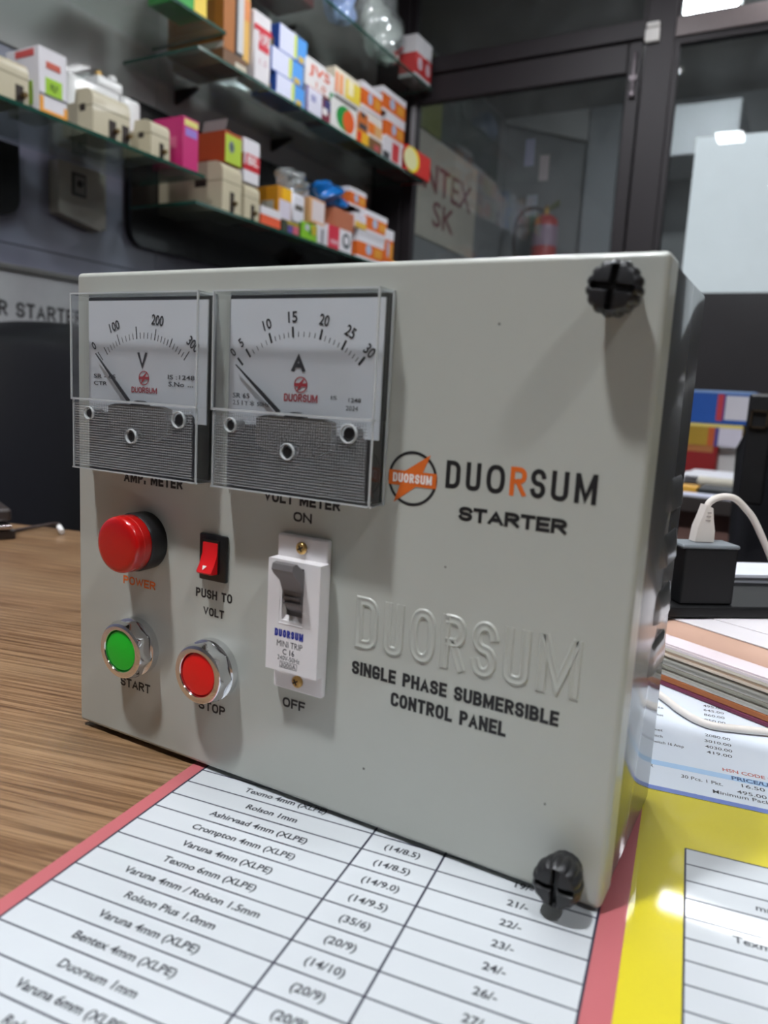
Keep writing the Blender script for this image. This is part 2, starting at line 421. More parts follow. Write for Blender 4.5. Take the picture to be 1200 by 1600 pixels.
obj('window_frame', MB().box(-.33, -.315, PY - .015, PY + .015, 1.60, CEIL), m_alu, wn)
obj('glass_pane', MB().box(-.33, 2.6, PY - .003, PY + .003, 1.60, CEIL), m_pane, wn)
wn = empty('window_3', (1, PY, .58)); wn['kind'] = 'structure'
obj('window_frame', MB().box(-.33, 2.6, PY - .02, PY + .02, 1.508, 1.53).box(-.33, -.31, PY - .02, PY + .02, .61, 1.508), m_alu, wn)
obj('glass_pane', MB().box(-.31, 2.6, PY - .003, PY + .003, .60, 1.508), m_pane, wn)
wn = struct('trim_5', MB().box(-.33, 2.6, PY - .03, PY + .03, FLOOR, .600), mat('dark_smoked_panel', (58, 56, 58), .25, coat=.3, noise=.12, nscale=5), (1, PY, FLOOR))
obj('strip', MB().box(-1.425, -1.405, PY - .03, PY - .023, 1.20, 1.42), mat('pale_strip', (150, 148, 150), .4), d, label='pale vertical strip')

# ceiling lights
for i, (n_, x, y, z, sx, sy, L) in enumerate(LAMPS):
    lab = {'front': 'square ceiling light panel above the front of the desk', 'side': 'square ceiling light panel off to the right of the desk',
           'top': 'small square ceiling light panel straight above the control panel', 'shelf': 'added ceiling light panel that brightens the crowded glass shelves', 'over': 'ceiling light panel above the desk behind the control panel', 'beyond': 'narrow bright ceiling light beyond the glass partition'}[n_]
    t = thing('ceiling_light', lab, 'light', (x, y, CEIL))
    obj('housing', MB().box(x - sx / 2 - .02, x + sx / 2 + .02, y - sy / 2 - .02, y + sy / 2 + .02, z + .004, CEIL), mat('white_lamp_housing', (215, 215, 212), .5), t)
    obj('diffuser', MB().box(x - sx / 2, x + sx / 2, y - sy / 2, y + sy / 2, z - .004, z + .004), emission('glow_' + n_, (246, 250, 255), L), t)
x, y, z, sx, sy, L = TUBE
t = thing('tube_light', 'long tube light under the ceiling just before the glass partition', 'light', (x, y, CEIL))
obj('housing', MB().box(x - sx / 2 - .02, x + sx / 2 + .02, y - .03, y + .03, z + .02, z + .05), mat('white_lamp_housing', (215, 215, 212), .5), t)
obj('tube', MB().box(x - sx / 2, x + sx / 2, y - sy / 2, y + sy / 2, z - .02, z + .02, bev=.012), emission('glow_tube', (250, 252, 255), L), t)
for s_ in (-.2, .2): obj('hanger', MB().box(x + s_ - .01, x + s_ + .01, y - .01, y + .01, z + .05, CEIL), mat('white_lamp_housing', (215, 215, 212), .5), t)

# ================================================================== DESK
ang = math.atan(.24); E1 = Vector((math.cos(ang), math.sin(ang), 0)); E2 = Vector((-math.sin(ang), math.cos(ang), 0))
dc = Vector((-.44, .305, 0))                       # a point on the far edge
MD = frame(dc, E1, E2)
desk = thing('desk', 'wood grain laminate desk that carries the control panel and papers', 'desk', (dc.x, dc.y, FLOOR))
mb = MB().box(-.55, 1.35, -.85, 0, -.025, 0, M=Matrix.Identity(4), bev=.002)
top = obj('desk_top', mb, wood_mat(), None, loc=(0, 0, 0)); top.parent = desk; top.location = Vector((0, 0, -FLOOR)); top.rotation_euler = (0, 0, ang)
m_deskleg = mat('dark_brown_desk_side', (70, 50, 38), .5)
for a in (-.52, 1.30):
    obj('side_panel', MB().box(a, a + .025, -.80, -.05, FLOOR, -.025, M=MD), m_deskleg, desk)
obj('modesty_panel', MB().box(-.495, 1.30, -.12, -.10, FLOOR + .2, -.025, M=MD), m_deskleg, desk)

# ================================================================== PAPERS ON THE DESK
m_paper = mat('price_sheet_paper', (198, 202, 205), .55, coat=.5, noise=.02, nscale=60)
m_red = mat('red_sheet_border', (186, 98, 102), .55, coat=.5, noise=.06, nscale=30)
m_line = mat('printed_line_ink', (46, 46, 62), .5)
m_ink = mat('grey_black_ink', (52, 54, 60), .5)
TH = .1207
sh = thing('price_chart_sheet', 'large red-bordered price table sheet lying under the control panel', 'paper', (.09, -.105, 0))
MC = frame((.0917, -.1051, 0), (math.cos(TH), math.sin(TH), 0), (-math.sin(TH), math.cos(TH), 0))
K0, K1, RS = -9.5, 17.5, .0105
WC = .1691
obj('border', MB().box(-.0068, WC + .0088, K0 * RS - .007, K1 * RS + .007, .0004, .0006, M=MC), m_red, sh)
obj('paper', MB().box(0, WC, K0 * RS, K1 * RS, .0006, .00075, M=MC), m_paper, sh)
mb = MB()
for k in range(int(K0), int(K1) + 1): mb.box(0, WC, k * RS - .0003, k * RS + .0003, .00075, .00082, M=MC)
for c in (0, .0848, .1137, .1691): mb.box(c - .0004, c + .0004, K0 * RS, K1 * RS, .00075, .00083, M=MC)
obj('ruled_lines', mb, m_line, sh)
rows = {9: ('Texmo 4mm (XLPE)', '', ''), 8: ('Rolson 1mm', '(14/8.5)', '19/-'), 7: ('Ashirvaad 4mm (XLPE)', '(14/8.5)', '21/-'), 6: ('Crompton 4mm (XLPE)', '(14/9.0)', '22/-'),
        5: ('Varuna 4mm (XLPE)', '(14/9.5)', '23/-'), 4: ('Texmo 6mm (XLPE)', '(35/6)', '24/-'), 3: ('Varuna 4mm / Rolson 1.5mm', '(20/9)', '26/-'), 2: ('Rolson Plus 1.0mm', '(14/10)', '27/-'),
        1: ('Varuna 4mm (XLPE)', '(20/9)', '28/-'), 0: ('Bentex 4mm (XLPE)', '(20/9)', '29/-'), -1: ('Duorsum 1mm', '', ''), -2: ('Varuna 6mm (XLPE)', '', ''), -3: ('Rolson 1mm', '', '')}
mb = MB()
MT = MC @ Matrix.Translation((0, 0, .00078))
for k, r in rows.items():
    yb = k * RS + .0036
    for s_, cx in zip(r, (.0440, .0990, .1440)):
        if s_: txt(mb, s_, MT, size=.0045, cx=cx, y0=yb, bold=.022, shear=.0)
tobj('table_text', mb, m_ink, sh)

T2 = .150
MY = frame((.2515, .1005, 0), (math.cos(T2), math.sin(T2), 0), (-math.sin(T2), math.cos(T2), 0))
ys = thing('yellow_sheet', 'yellow sheet with a ruled white table beside the red-bordered chart', 'paper', (.30, .0, 0))
m_yel = mat('yellow_sheet_print', (214, 198, 22), .5, coat=.5, noise=.05, nscale=25)
obj('paper', MB().box(-.06, .28, -.20, 0, .0002, .00035, M=MY), m_yel, ys)
MY2 = frame((.2685, .0587, 0), (math.cos(.140), math.sin(.140), 0), (-math.sin(.128), math.cos(.128), 0))
obj('white_table', MB().box(0, .20, -.15, 0, .00035, .00042, M=MY2), m_paper, ys)
mb = MB()
for k in range(14): mb.box(0, .20, -k * .0107 - .00028, -k * .0107 + .00028, .00042, .0005, M=MY2)
mb.box(-.0004, .0003, -.15, 0, .00042, .0005, M=MY2)
obj('ruled_lines', mb, m_line, ys)
mb = MB(); MT = MY2 @ Matrix.Translation((0, 0, .00044))
txt(mb, 'Texmo 4mm', MT, x0=.0145, size=.0048, y0=-.0490, bold=.018)
txt(mb, 'mm', MT, x0=.0225, size=.0045, y0=-.0285, bold=.018)
tobj('table_text', mb, m_ink, ys)

pl = thing('white_price_list', 'white price list with a blue stripe beyond the yellow sheet', 'paper', (.29, .13, 0))
m_paper2 = mat('white_list_paper', (222, 230, 240), .5, coat=.5, noise=.02)
obj('paper', MB().box(-.07, .24, -.0015, .20, .0004, .0006, M=MY), m_paper2, pl)
obj('blue_edge', MB().box(-.07, .24, -.0015, .0022, .0006, .00066, M=MY), mat('blue_print', (104, 128, 200), .5, coat=.4), pl)
obj('light_blue_stripe', MB().box(-.07, .24, .0235, .0285, .0006, .00066, M=MY), mat('light_blue_print', (170, 205, 238), .5, coat=.4), pl)
mb = MB(); MT = MY @ Matrix.Translation((0, 0, .00062))
mb2 = MB(); txt(mb2, 'HSN CODE :', MT, x0=.0278, x1=.0475, y0=.0315, size=.0046, bold=.02)
tobj('red_text', mb2, mat('red_ink', (190, 90, 80), .5), pl)
mb3 = MB(); txt(mb3, 'PRICE/UNIT', MT, x0=.0312, x1=.054, y0=.0243, size=.0050, bold=.03)
tobj('blue_text', mb3, mat('dark_blue_ink', (44, 74, 120), .5), pl)
for s_, xa, xb, yb in (('30 Pcs. 1 Pkt.', .0095, .0270, .0155), ('16.50', .0350, .0445, .0185), ('495.00', .0325, .0445, .0115), ('Minimum Packing', .0225, .0500, .0070),
                       ('R', -.0045, -.0025, .0200), ('Switch 16 Amp', -.004, .0110, .0485), ('419.00', .0215, .0330, .0480), ('4030.00', .0210, .0335, .0545), ('3010.00', .0210, .0335, .0615),
                       ('2080.00', .0215, .0335, .0690), ('950.00', .0220, .0325, .0900), ('860.00', .0220, .0325, .0975), ('645.00', .0220, .0325, .1045), ('495.00', .0220, .0325, .1110),
                       ('Switch', -.006, .001, .0560), ('Socket', -.008, .001, .0640), ('Socket', -.006, .001, .0850), ('Plate', -.006, .001, .0960)):
    txt(mb, s_, MT, x0=xa, x1=xb, y0=yb, size=.0046, bold=.01)
tobj('list_text', mb, m_ink, pl)

# ================================================================== CONTROL PANEL
PX, PZ = .250, .0023
cp = thing('control_panel', 'grey metal pump starter control panel standing upright on the desk', 'control panel', (.125, .045, .0008))
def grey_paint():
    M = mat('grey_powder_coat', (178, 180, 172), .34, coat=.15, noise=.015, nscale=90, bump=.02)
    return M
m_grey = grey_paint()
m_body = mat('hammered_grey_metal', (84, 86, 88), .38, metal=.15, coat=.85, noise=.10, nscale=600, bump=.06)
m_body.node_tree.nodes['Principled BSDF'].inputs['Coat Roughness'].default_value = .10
ZT = .2110
# cover: front sheet with returned, rounded edges
cov = MB()
cov.box(0, PX, 0, .0155, PZ, ZT, bev=.0022, seg=4)
cover = obj('front_cover', cov, m_grey, cp)
# body tray behind the cover (back corners rounded)
bd = MB()
pts = []
def arc(cx, cy, r, a0, a1, n=5): return [(cx + r * math.cos(math.radians(a0 + (a1 - a0) * i / n)), cy + r * math.sin(math.radians(a0 + (a1 - a0) * i / n))) for i in range(n + 1)]
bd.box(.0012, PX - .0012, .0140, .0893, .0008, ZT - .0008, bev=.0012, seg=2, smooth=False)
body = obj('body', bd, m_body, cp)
# louvres pressed outwards on the right side
for zc in (.1350, .1140, .0925, .0725):
    lv = MB()
    n = 12
    y0l, y1l, dep, hh = .0505, .0840, .0017, .0115
    prof = []
    rowsL = []
    for i in range(n + 1):
        t = i / n; yy = y0l + (y1l - y0l) * t
        e = min(1, min(t, 1 - t) / .16); e = math.sin(e * PI / 2)
        rowsL.append([(PX - .0014, yy, zc + hh * .55), (PX - .0012 + dep * .35 * e, yy, zc + hh * .38 * e + hh * .1), (PX - .0012 + dep * .85 * e, yy, zc), (PX - .0012 + dep * e, yy, zc - hh * .32 * e - hh * .1),
                      (PX - .0012 + dep * .92 * e, yy, zc - hh * .5), (PX - .0014, yy, zc - hh * .5)])
    vs = [p for r_ in rowsL for p in r_]; fs = []
    for i in range(n):
        for j in range(5):
            a = i * 6 + j; fs.append((a, a + 1, a + 7, a + 6))
    lv.add(vs, fs, 0, True)
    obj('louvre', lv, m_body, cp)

m_black = mat('black_print', (22, 22, 24), .5)
m_orange = mat('orange_print', (218, 104, 30), .5)
def label_text(s_, x0, x1, z0, z1, m_=None, bold=.02, name='lettering', par=None, y=0):
    mb = MB(); txt(mb, s_, ff(y), x0=x0, x1=x1, y0=z0, y1=z1, bold=bold, ext=.00008)
    return tobj(name, mb, m_ or m_black, par or cover)
mm_ = .001
def bl(s_, x0, x1, z0, z1, st=.19, gap=.10, m_=None, name='lettering'):
    mb = MB(); block_text(mb, s_, ff(0), x0, x1, z0, z1, st + .02, gap - .015 if gap else 0)
    return tobj(name, mb, m_ or m_black, cover)
bl('AMP. METER', .0300, .0646, .1215, .1262, .22)
bl('VOLT METER', .1073, .1427, .1219, .1262, .22)
bl('ON', .1217, .1303, .1157, .1195, .20)
bl('POWER', .0297, .0495, .0754, .0792, .18, .12, m_orange)
bl('PUSH TO', .0729, .0926, .0773, .0812, .19)
bl('VOLT', .0772, .0885, .0700, .0736, .19)
bl('START', .0280, .0468, .0270, .0312, .19, .12)
bl('STOP', .0755, .0903, .0279, .0320, .19, .12)
bl('OFF', .1197, .1306, .0402, .0443, .20)
bl('STARTER', .1901, .2273, .1249, .1298, .235, .08)
bl('SINGLE PHASE SUBMERSIBLE', .1511, .2305, .0613, .0665, .205, .08)
bl('CONTROL PANEL', .1683, .2130, .0529, .0582, .205, .08)
bigx = [('D', .1844, .1897), ('U', .1918, .1971), ('O', .1991, .2056), ('R', .2073, .2129), ('S', .2143, .2193), ('U', .2211, .2267), ('M', .2287, .2356)]
for s_, xa, xb in bigx:
    bl(s_, xa, xb, .1354, .1449, .145, 0, m_orange if s_ == 'R' else m_black, 'big_letter')
# round emblem
LX, LZ = .1717, .1372
mb = MB(); MF = frame((LX, 0, LZ), (1, 0, 0), (0, 0, 1))
n = 48
vs = [MF @ Vector((r * math.cos(2 * PI * i / n), r * math.sin(2 * PI * i / n), .00008)) for r in (.0086, .0096) for i in range(n)]
mb.add(vs, [(i, (i + 1) % n, n + (i + 1) % n, n + i) for i in range(n)])
tobj('emblem_ring', mb, m_black, cover)
mb = MB()
mb.add([MF @ Vector(p + (.00012,)) for p in [(.0066, .0088), (-.0050, .0012), (.0034, .0012)]], [(0, 1, 2)])
mb.add([MF @ Vector(p + (.00012,)) for p in [(-.0069, -.0090), (.0036, -.0012), (-.0042, -.0012)]], [(0, 1, 2)])
mb.add([MF @ Vector(p + (.00014,)) for p in [(-.0093, -.0027), (.0093, -.0027), (.0093, .0025), (-.0093, .0025)]], [(0, 1, 2, 3)])
tobj('emblem_bolt', mb, m_orange, cover)
mb = MB(); block_text(mb, 'DUORSUM', MF, -.0076, .0076, -.0016, .0016, .2, .12, ext=.0002)
tobj('emblem_word', mb, mat('white_print', (235, 230, 225), .5), cover)
# small marks on the paint
for (mx, mz, r) in ((.1865, .1080, .0004), (.2285, .0335, .0004), (.1995, .1900, .0004), (.1585, .0250, .0005)):
    mb = MB().lathe([(r, 0), (r, .0001)], 10, frame((mx, 0, mz), (1, 0, 0), (0, 0, 1)))
    obj('paint_fleck', mb, mat('fleck', (92, 90, 84), .6), cover)
# embossed word pressed out of the cover
def emboss(s_, x0, x1, z0, z1):
    mb = MB(); q = .00055
    prof = [(-1.25, -.0001), (-1.05, q * .55), (-.80, q * .95), (-.55, q * .80), (-.3, q * .45), (.3, q * .45), (.55, q * .80), (.80, q * .95), (1.05, q * .55), (1.25, -.0001)]
    block_text(mb, s_, ff(0), x0, x1, z0, z1, .150, 0, ext=0, prof=prof)
    return obj('embossed_letter', mb, m_grey, cover, fixn=True)
emx = [('D', .1520, .1612), ('U', .1640, .1718), ('O', .1745, .1846), ('R', .1870, .1960), ('S', .1985, .2075), ('U', .2102, .2190), ('M', .2220, .2358)]
for s_, xa, xb in emx: emboss(s_, xa, xb, .0722, .0915)

# ---- meters
m_clear = clear('clear_acrylic', (.97, .98, .98), 1.49, .01, haze=.012, hazecol=(.85, .87, .88), boost=1.0)
m_edge = clear('whitened_acrylic_edge', (.84, .86, .87), 1.6, .05, haze=.55, hazecol=(.85, .88, .88), boost=2.0)  # whitish haze stands in for light refracted along the acrylic edges
m_rib = clear('ribbed_acrylic', (.9, .91, .92), 1.6, .15, haze=.20, hazecol=(.9, .92, .94), boost=3)
m_dial = mat('white_dial_plate', (216, 218, 224), .45, noise=.01)
m_mblack = mat('black_moulding', (20, 20, 21), .35)
m_dred = mat('dial_red_print', (178, 44, 52), .5)
def meter(x0, x1, name, lab, ticks, minor, nums, R0, R1, C, letter, texts, needle_ang, hub, redbox, screws):
    z0, z1, zs, dp = .1265, .2008, .1565, .0110
    r = empty(name, ((x0 + x1) / 2, 0, z0), cp); r['label'] = lab
    obj('base_plate', MB().box(x0 + .0012, x1 - .0012, -.0022, 0, z0 + .001, z1 - .001), m_mblack, r)
    dz = .1495
    dial = obj('dial', MB().prism([(x0 + .0020, .1555), (x0 + .0020, .1984), (x0 + .0700, .1984), (x0 + .0700, dz), (x0 + .0640, dz), (x0 + .0636, .1512), (x0 + .0560, .1515), (x0 + .0555, .1500), (x0 + .0500, .1500), (x0 + .0495, .1535), (x0 + .0240, .1535), (x0 + .0235, .1500), (x0 + .0160, .1500), (x0 + .0155, .1515), (x0 + .0080, .1512), (x0 + .0075, .1500), (x0 + .0020, .1500)], 0, .0006, ff(-.0024)), m_dial, r)
    yb = -.0031
    mb = MB()
    for a, l, wd in ticks:
        a = math.radians(a); dx, dz_ = math.sin(a), math.cos(a)
        ca = Vector((C[0], yb, C[1]))
        p0 = ca + Vector((dx, 0, dz_)) * R0; p1 = ca + Vector((dx, 0, dz_)) * (R0 + (R1 - R0) * l); q = Vector((dz_, 0, -dx)) * wd / 2
        mb.add([p0 - q, p0 + q, p1 + q, p1 - q], [(0, 1, 2, 3)])
    tobj('scale_marks', mb, m_black, r)
    mb = MB()
    for s_, px, pz, h, rot in nums:
        txt(mb, s_, ff(yb), x0=px - h * .30 * len(s_), x1=px + h * .30 * len(s_), y0=pz - h * .58, y1=pz + h * .58, rot=-math.radians(rot), bold=.018)
    for s_, xa, xb, za, zb, bo in texts: txt(mb, s_, ff(yb), x0=xa, x1=xb, y0=za, y1=zb, bold=bo)
    block_text(mb, letter, ff(yb), *((.1206, .1268, .1720, .1788, .24) if letter == 'A' else (.0413, .0468, .1704, .1774, .19)))
    tobj('dial_text', mb, mat('dial_black_print', (34, 34, 38), .5), r)
    mb = MB(); block_text(mb, 'DUORSUM', ff(yb), redbox[0], redbox[1], redbox[2], redbox[3], .17, .1)
    cxr, czr, rr = redbox[4], redbox[5], .0030
    n = 28; MFm = frame((cxr, yb, czr), (1, 0, 0), (0, 0, 1))
    mb.add([MFm @ Vector((q_ * math.cos(2 * PI * i / n), q_ * math.sin(2 * PI * i / n), .0001)) for q_ in (rr - .0004, rr) for i in range(n)], [(i, (i + 1) % n, n + (i + 1) % n, n + i) for i in range(n)])
    mb.add([MFm @ Vector(p + (.00012,)) for p in [(.0019, .0028), (-.0010, .0004), (.0007, .0004)]], [(0, 1, 2)])
    mb.add([MFm @ Vector(p + (.00012,)) for p in [(-.0020, -.0028), (.0008, -.0004), (-.0009, -.0004)]], [(0, 1, 2)])
    mb.add([MFm @ Vector(p + (.00014,)) for p in [(-.0029, -.0006), (.0029, -.0006), (.0029, .0006), (-.0029, .0006)]], [(0, 1, 2, 3)])
    tobj('red_emblem', mb, m_dred, r)
    mb = MB(); a = math.radians(needle_ang)
    tip = Vector((hub[2], -.0045, hub[3])); b0 = Vector((hub[0], -.0045, hub[1])); dd = (tip - b0).normalized(); q = Vector((dd.z, 0, -dd.x))
    mb.prism([(0, -.00015), (0, .00015)] and [(-.00012, 0), (.00012, 0), (.0007, -(tip - b0).length * .62), (.0008, -(tip - b0).length), (-.0008, -(tip - b0).length), (-.0007, -(tip - b0).length * .62)], 0, .0005,
             frame(tip, Vector((dd.z, 0, -dd.x)), dd))
    obj('needle', mb, m_mblack, r)
    mb = MB()
    mb.prism([(C[0] - .006 + 0, .150)] + [(C[0] + .0062 * math.cos(math.radians(t)), .1512 + .0062 * math.sin(math.radians(t))) for t in range(180, -1, -15)] + [(C[0] + .006, .150)], 0, .003, ff(-.0031))
    obj('hub', mb, m_mblack, r)
    # clear cover: upper window box and stepped lower box
    def shell(xa, xb, za, zb, y, th, m_, nm, open_top=False, open_bot=False):
        mb = MB()
        mb.box(xa, xb, y - th, y, za, zb)
        mb.box(xa, xa + th, y, -.0003, za, zb); mb.box(xb - th, xb, y, -.0003, za, zb)
        if not open_top: mb.box(xa + th, xb - th, y, -.0003, zb - th, zb)
        if not open_bot: mb.box(xa + th, xb - th, y, -.0003, za, za + th)
        return obj(nm, mb, m_, r)
    shell(x0, x1, zs, z1, -dp + .0008, .0008, m_clear, 'clear_window', open_bot=True)
    shell(x0 + .0006, x1 - .0004, z0, zs, -dp + .0014, .0008, m_clear, 'clear_lower_cover', open_top=True)
    mb = MB(); e = .0006
    for xa in (x0, x1 - e):
        mb.box(xa, xa + e, -dp - .0001, -dp + e, zs, z1)
        mb.box(xa + (.0005 if xa == x0 else -.0003), xa + e + (.0005 if xa == x0 else -.0003), -dp + .0005, -dp + .0005 + e, z0, zs)
        mb.box(xa, xa + e, -.0012, -.0002, z0, z1)
    mb.box(x0, x1, -dp - .0001, -dp + e, z1 - e, z1).box(x0, x1, -dp - .0001, -dp + .0014, zs - .0003, zs + e).box(x0, x1, -dp + .0005, -dp + .0012, z0, z0 + e).box(x0 + .0006, x1 - .0004, -dp + .0014, -.0005, z0, z0 + .0003)
    mb.box(x0, x1, -.0012, -.0002, z1 - e, z1).box(x0, x1, -.0012, -.0002, z0, z0 + e)
    for xx in (x0 + .012, (x0 + x1) / 2 + .004, x1 - .012): mb.box(xx - .0014, xx + .0014, -.0012, -.0004, z1 - .0002, z1 + .0006)
    obj('cover_edges', mb, m_edge, r)
    mb = MB(); p = .00105; yq = -dp + .0006
    k = x0 + .0016
    holes = [(s_[0], s_[1], 0.0028) for s_ in screws]
    def segs(a0, a1, fixed, horiz):
        cuts = []
        for hx, hz, hr in holes:
            dfx = (fixed - hz) if horiz else (fixed - hx)
            if abs(dfx) < hr:
                l = math.sqrt(hr * hr - dfx * dfx); c_ = hx if horiz else hz; cuts.append((c_ - l, c_ + l))
        cuts.sort(); cur = a0
        for c0, c1 in cuts:
            if c0 > cur: yield cur, c0
            cur = max(cur, c1)
        if cur < a1: yield cur, a1
    while k < x1 - .0026:
        for a0, a1 in segs(z0 + .0016, zs - .0010, k, False): mb.add([(k - .00019, yq, a0), (k + .00019, yq, a0), (k + .00019, yq, a1), (k - .00019, yq, a1), (k, yq - .0003, a0), (k, yq - .0003, a1)], [(0, 4, 5, 3), (4, 1, 2, 5)])
        k += p
    k = z0 + .0018
    while k < zs - .0010:
        for a0, a1 in segs(x0 + .0014, x1 - .0024, k, True): mb.add([(a0, yq, k - .00019), (a1, yq, k - .00019), (a1, yq, k + .00019), (a0, yq, k + .00019), (a0, yq - .0003, k), (a1, yq - .0003, k)], [(0, 1, 5, 4), (4, 5, 2, 3)])
        k += p
    g = obj('ribbing', mb, m_rib, r, label='fine ribbed grid of the lower cover'); g['kind'] = 'stuff'
    # coil frame behind the ribbing
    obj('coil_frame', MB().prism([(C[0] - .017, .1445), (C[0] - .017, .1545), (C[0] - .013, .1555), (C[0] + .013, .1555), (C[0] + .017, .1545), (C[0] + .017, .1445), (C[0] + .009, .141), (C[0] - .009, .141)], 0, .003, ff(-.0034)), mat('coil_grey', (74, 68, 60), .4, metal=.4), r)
    for sx, sz, sr in screws:
        Ms = frame((sx, -dp + .0009, sz), (1, 0, 0), (0, 0, 1))
        sc = obj('screw', MB().lathe([(sr * .86, -.006), (sr * .86, .0001), (sr * .7, .0005)], 20, Ms), m_mblack, r)
        mb = MB()
        pts_ = [(sr * 1.18 + .0004 * math.cos(t), .0004 + .0008 * math.sin(t)) for t in [2 * PI * q / 8 for q in range(9)]]
        mb.lathe(pts_, 24, Ms, cap0=False, cap1=False)
        obj('screw_collar', mb, m_edge, r)
        if sz < .146: obj('screw_slot', MB().box(-sr * .1, sr * .1, -sr * .7, sr * .7, .0005, .00055, M=Ms), mat('slot_black', (4, 4, 4), .9), r)
    return r
def minor_between(tl, n, l, wd):
    out = []
    for a, b_ in zip(tl[:-1], tl[1:]):
        for i in range(1, n): out.append((a + (b_ - a) * i / n, l, wd))
    return out
aA = [-44.6, -37.5, -20.4, -5.4, 12.6, 27.7, 41.0]
tk = [(a, 1.0, .0009) for a in aA] + minor_between(aA[1:], 5, .5, .00028)
meter(.0890, .1612, 'ampere_meter', 'larger right meter with a capital A on its white dial', tk, None,
      [('0', .0927, .1785, .0030, -44), ('5', .0968, .1822, .0030, -37), ('10', .1087, .1892, .0033, -20), ('15', .1204, .1918, .0035, -5), ('20', .1344, .1907, .0035, 12), ('25', .1455, .1867, .0035, 28), ('30', .1538, .1805, .0035, 41)],
      .0381, .0419, (.1244, .1466), 'A',
      [('SR 65', .0931, .1012, .1612, .1631, 0), ('2.5', .0932, .0962, .1585, .1603, 0), ('50Hz', .1050, .1107, .1585, .1601, .01), ('IS', .1385, .1410, .1628, .1641, 0), ('1248', .1460, .1512, .1622, .1637, .01), ('2024', .1450, .1501, .1592, .1609, 0), ('|', .0976, .0980, .1585, .1603, .02), ('T', .0990, .1005, .1585, .1601, 0), ('*', .1016, .1036, .1583, .1605, 0)],
      -44, (.1168, .1568, .0955, .1738), (.1176, .1327, .1612, .1640, .1250, .1674),
      [(.0985, .1510, .0022), (.1513, .1515, .0027), (.1254, .1431, .0024)])
aV = [-42.6, -36.5, -22.6, -6.0, 10.4, 24.5, 39.6]
tk = [(a, (.9 if i in (0, 2, 4, 6) else .75), .00045) for i, a in enumerate(aV)] + minor_between(aV[1:], 5, .5, .0003)
tk += [(-6.0, 1.0, .0005)]
meter(.0095, .0817, 'volt_meter', 'left meter with a capital V on its white dial', tk, None,
      [('0', .0149, .1795, .0032, -40), ('100', .0275, .1880, .0034, -20), ('200', .0526, .1904, .0037, 8), ('300', .0722, .1814, .0036, 38)],
      .0356, .0407, (.0445, .1473), 'V',
      [('SR - 65', .0148, .0282, .1658, .1676, .01), ('CTR', .0148, .0230, .1628, .1645, .01), ('IS :1248', .0586, .0732, .1669, .1687, .01), ('S.No', .0590, .0676, .1640, .1659, .01), ('...', .0695, .0725, .1641, .1645, .01)],
      -40, (.0380, .1568, .0178, .1762), (.0378, .0526, .1606, .1630, .0451, .1668),
      [(.0205, .1508, .0022), (.0720, .1512, .0027), (.0458, .1427, .0024)])

# ---- red indicator lamp
def F(x, z, y=0): return frame((x, y, z), (1, 0, 0), (0, 0, 1))
pw = empty('indicator_lamp', (.0437, 0, .0972), cp); pw['label'] = 'round red power lamp with black collar'
m_redp = mat('red_lens', (186, 8, 8), .22, coat=.5, noise=.03); m_redp.node_tree.nodes['Principled BSDF'].inputs['Subsurface Weight'].default_value = 0
obj('collar', MB().lathe([(.0126, 0), (.0128, .0070), (.0122, .0082)], 48, F(.0437, .0972)), m_mblack, pw)
obj('lens', MB().lathe([(.0117, .0078), (.0121, .0085), (.0121, .0146), (.0119, .0155), (.0114, .0162), (.0106, .0166), (.0090, .0168), (.0001, .0170)], 56, F(.0437, .0972)), m_redp, pw)
obj('lens_ring', MB().lathe([(.01212, .0116), (.01225, .0118), (.01225, .0122), (.01212, .0124)], 56, F(.0437, .0972), cap0=False, cap1=False), m_redp, pw)

# ---- chrome push buttons
m_chrome = mat('chrome', (226, 226, 228), .07, metal=1, noise=.01)
def push(cx, cz, col, colname, rot):
    r = empty('push_button', (cx, 0, cz), cp); r['label'] = 'chrome nut push button with a %s centre' % colname
    Mx = F(cx, cz) @ Matrix.Rotation(rot, 4, 'Z')
    obj('washer', MB().lathe([(.0131, 0), (.0133, .0010), (.0131, .0034), (.0118, .0042)], 56, Mx), m_chrome, r)
    R = .0130; n = 8; seg = 96
    def oct_(a): return math.cos(PI / n) / math.cos(((a + PI / n) % (2 * PI / n)) - PI / n)
    vs = []; prof = [(R, .0038, 1), (R * 1.02, .0045, 1), (R * 1.02, .0088, 1), (None, .0100, 0), (.0114, .0104, 0), (.0095, .0104, 0), (.0092, .0100, 0), (.0092, .0070, 0)]
    for q_, h, o_ in prof:
        for i in range(seg):
            a = 2 * PI * i / seg; oc = R * 1.02 * oct_(a)
            if q_ is None:
                rr = min(oc, .0122); hh = h
            elif o_:
                rr = min(q_ * oct_(a) * 1.0, 1); hh = h
                if h > .008: hh = h - max(0, (rr - .0121)) * .9
                if h < .0046: hh = h + max(0, (rr - .0125)) * .9
            else: rr, hh = q_, h
            vs.append(Mx @ Vector((rr * math.cos(a), rr * math.sin(a), hh)))
    fs = [(k * seg + i, k * seg + (i + 1) % seg, (k + 1) * seg + (i + 1) % seg, (k + 1) * seg + i) for k in range(len(prof) - 1) for i in range(seg)]
    mb = MB(); mb.add(vs, fs, 0, True); obj('nut', mb, m_chrome, r)
    obj('button', MB().lathe([(.0089, .0060), (.0089, .0092), (.0086, .0097), (.0070, .0100), (.0001, .0101)], 48, Mx), mat(colname + '_button', col, .4, coat=.15, noise=.02), r)
push(.0387, .0482, (8, 190, 40), 'green', .15)
push(.0836, .0478, (226, 14, 14), 'red', .30)

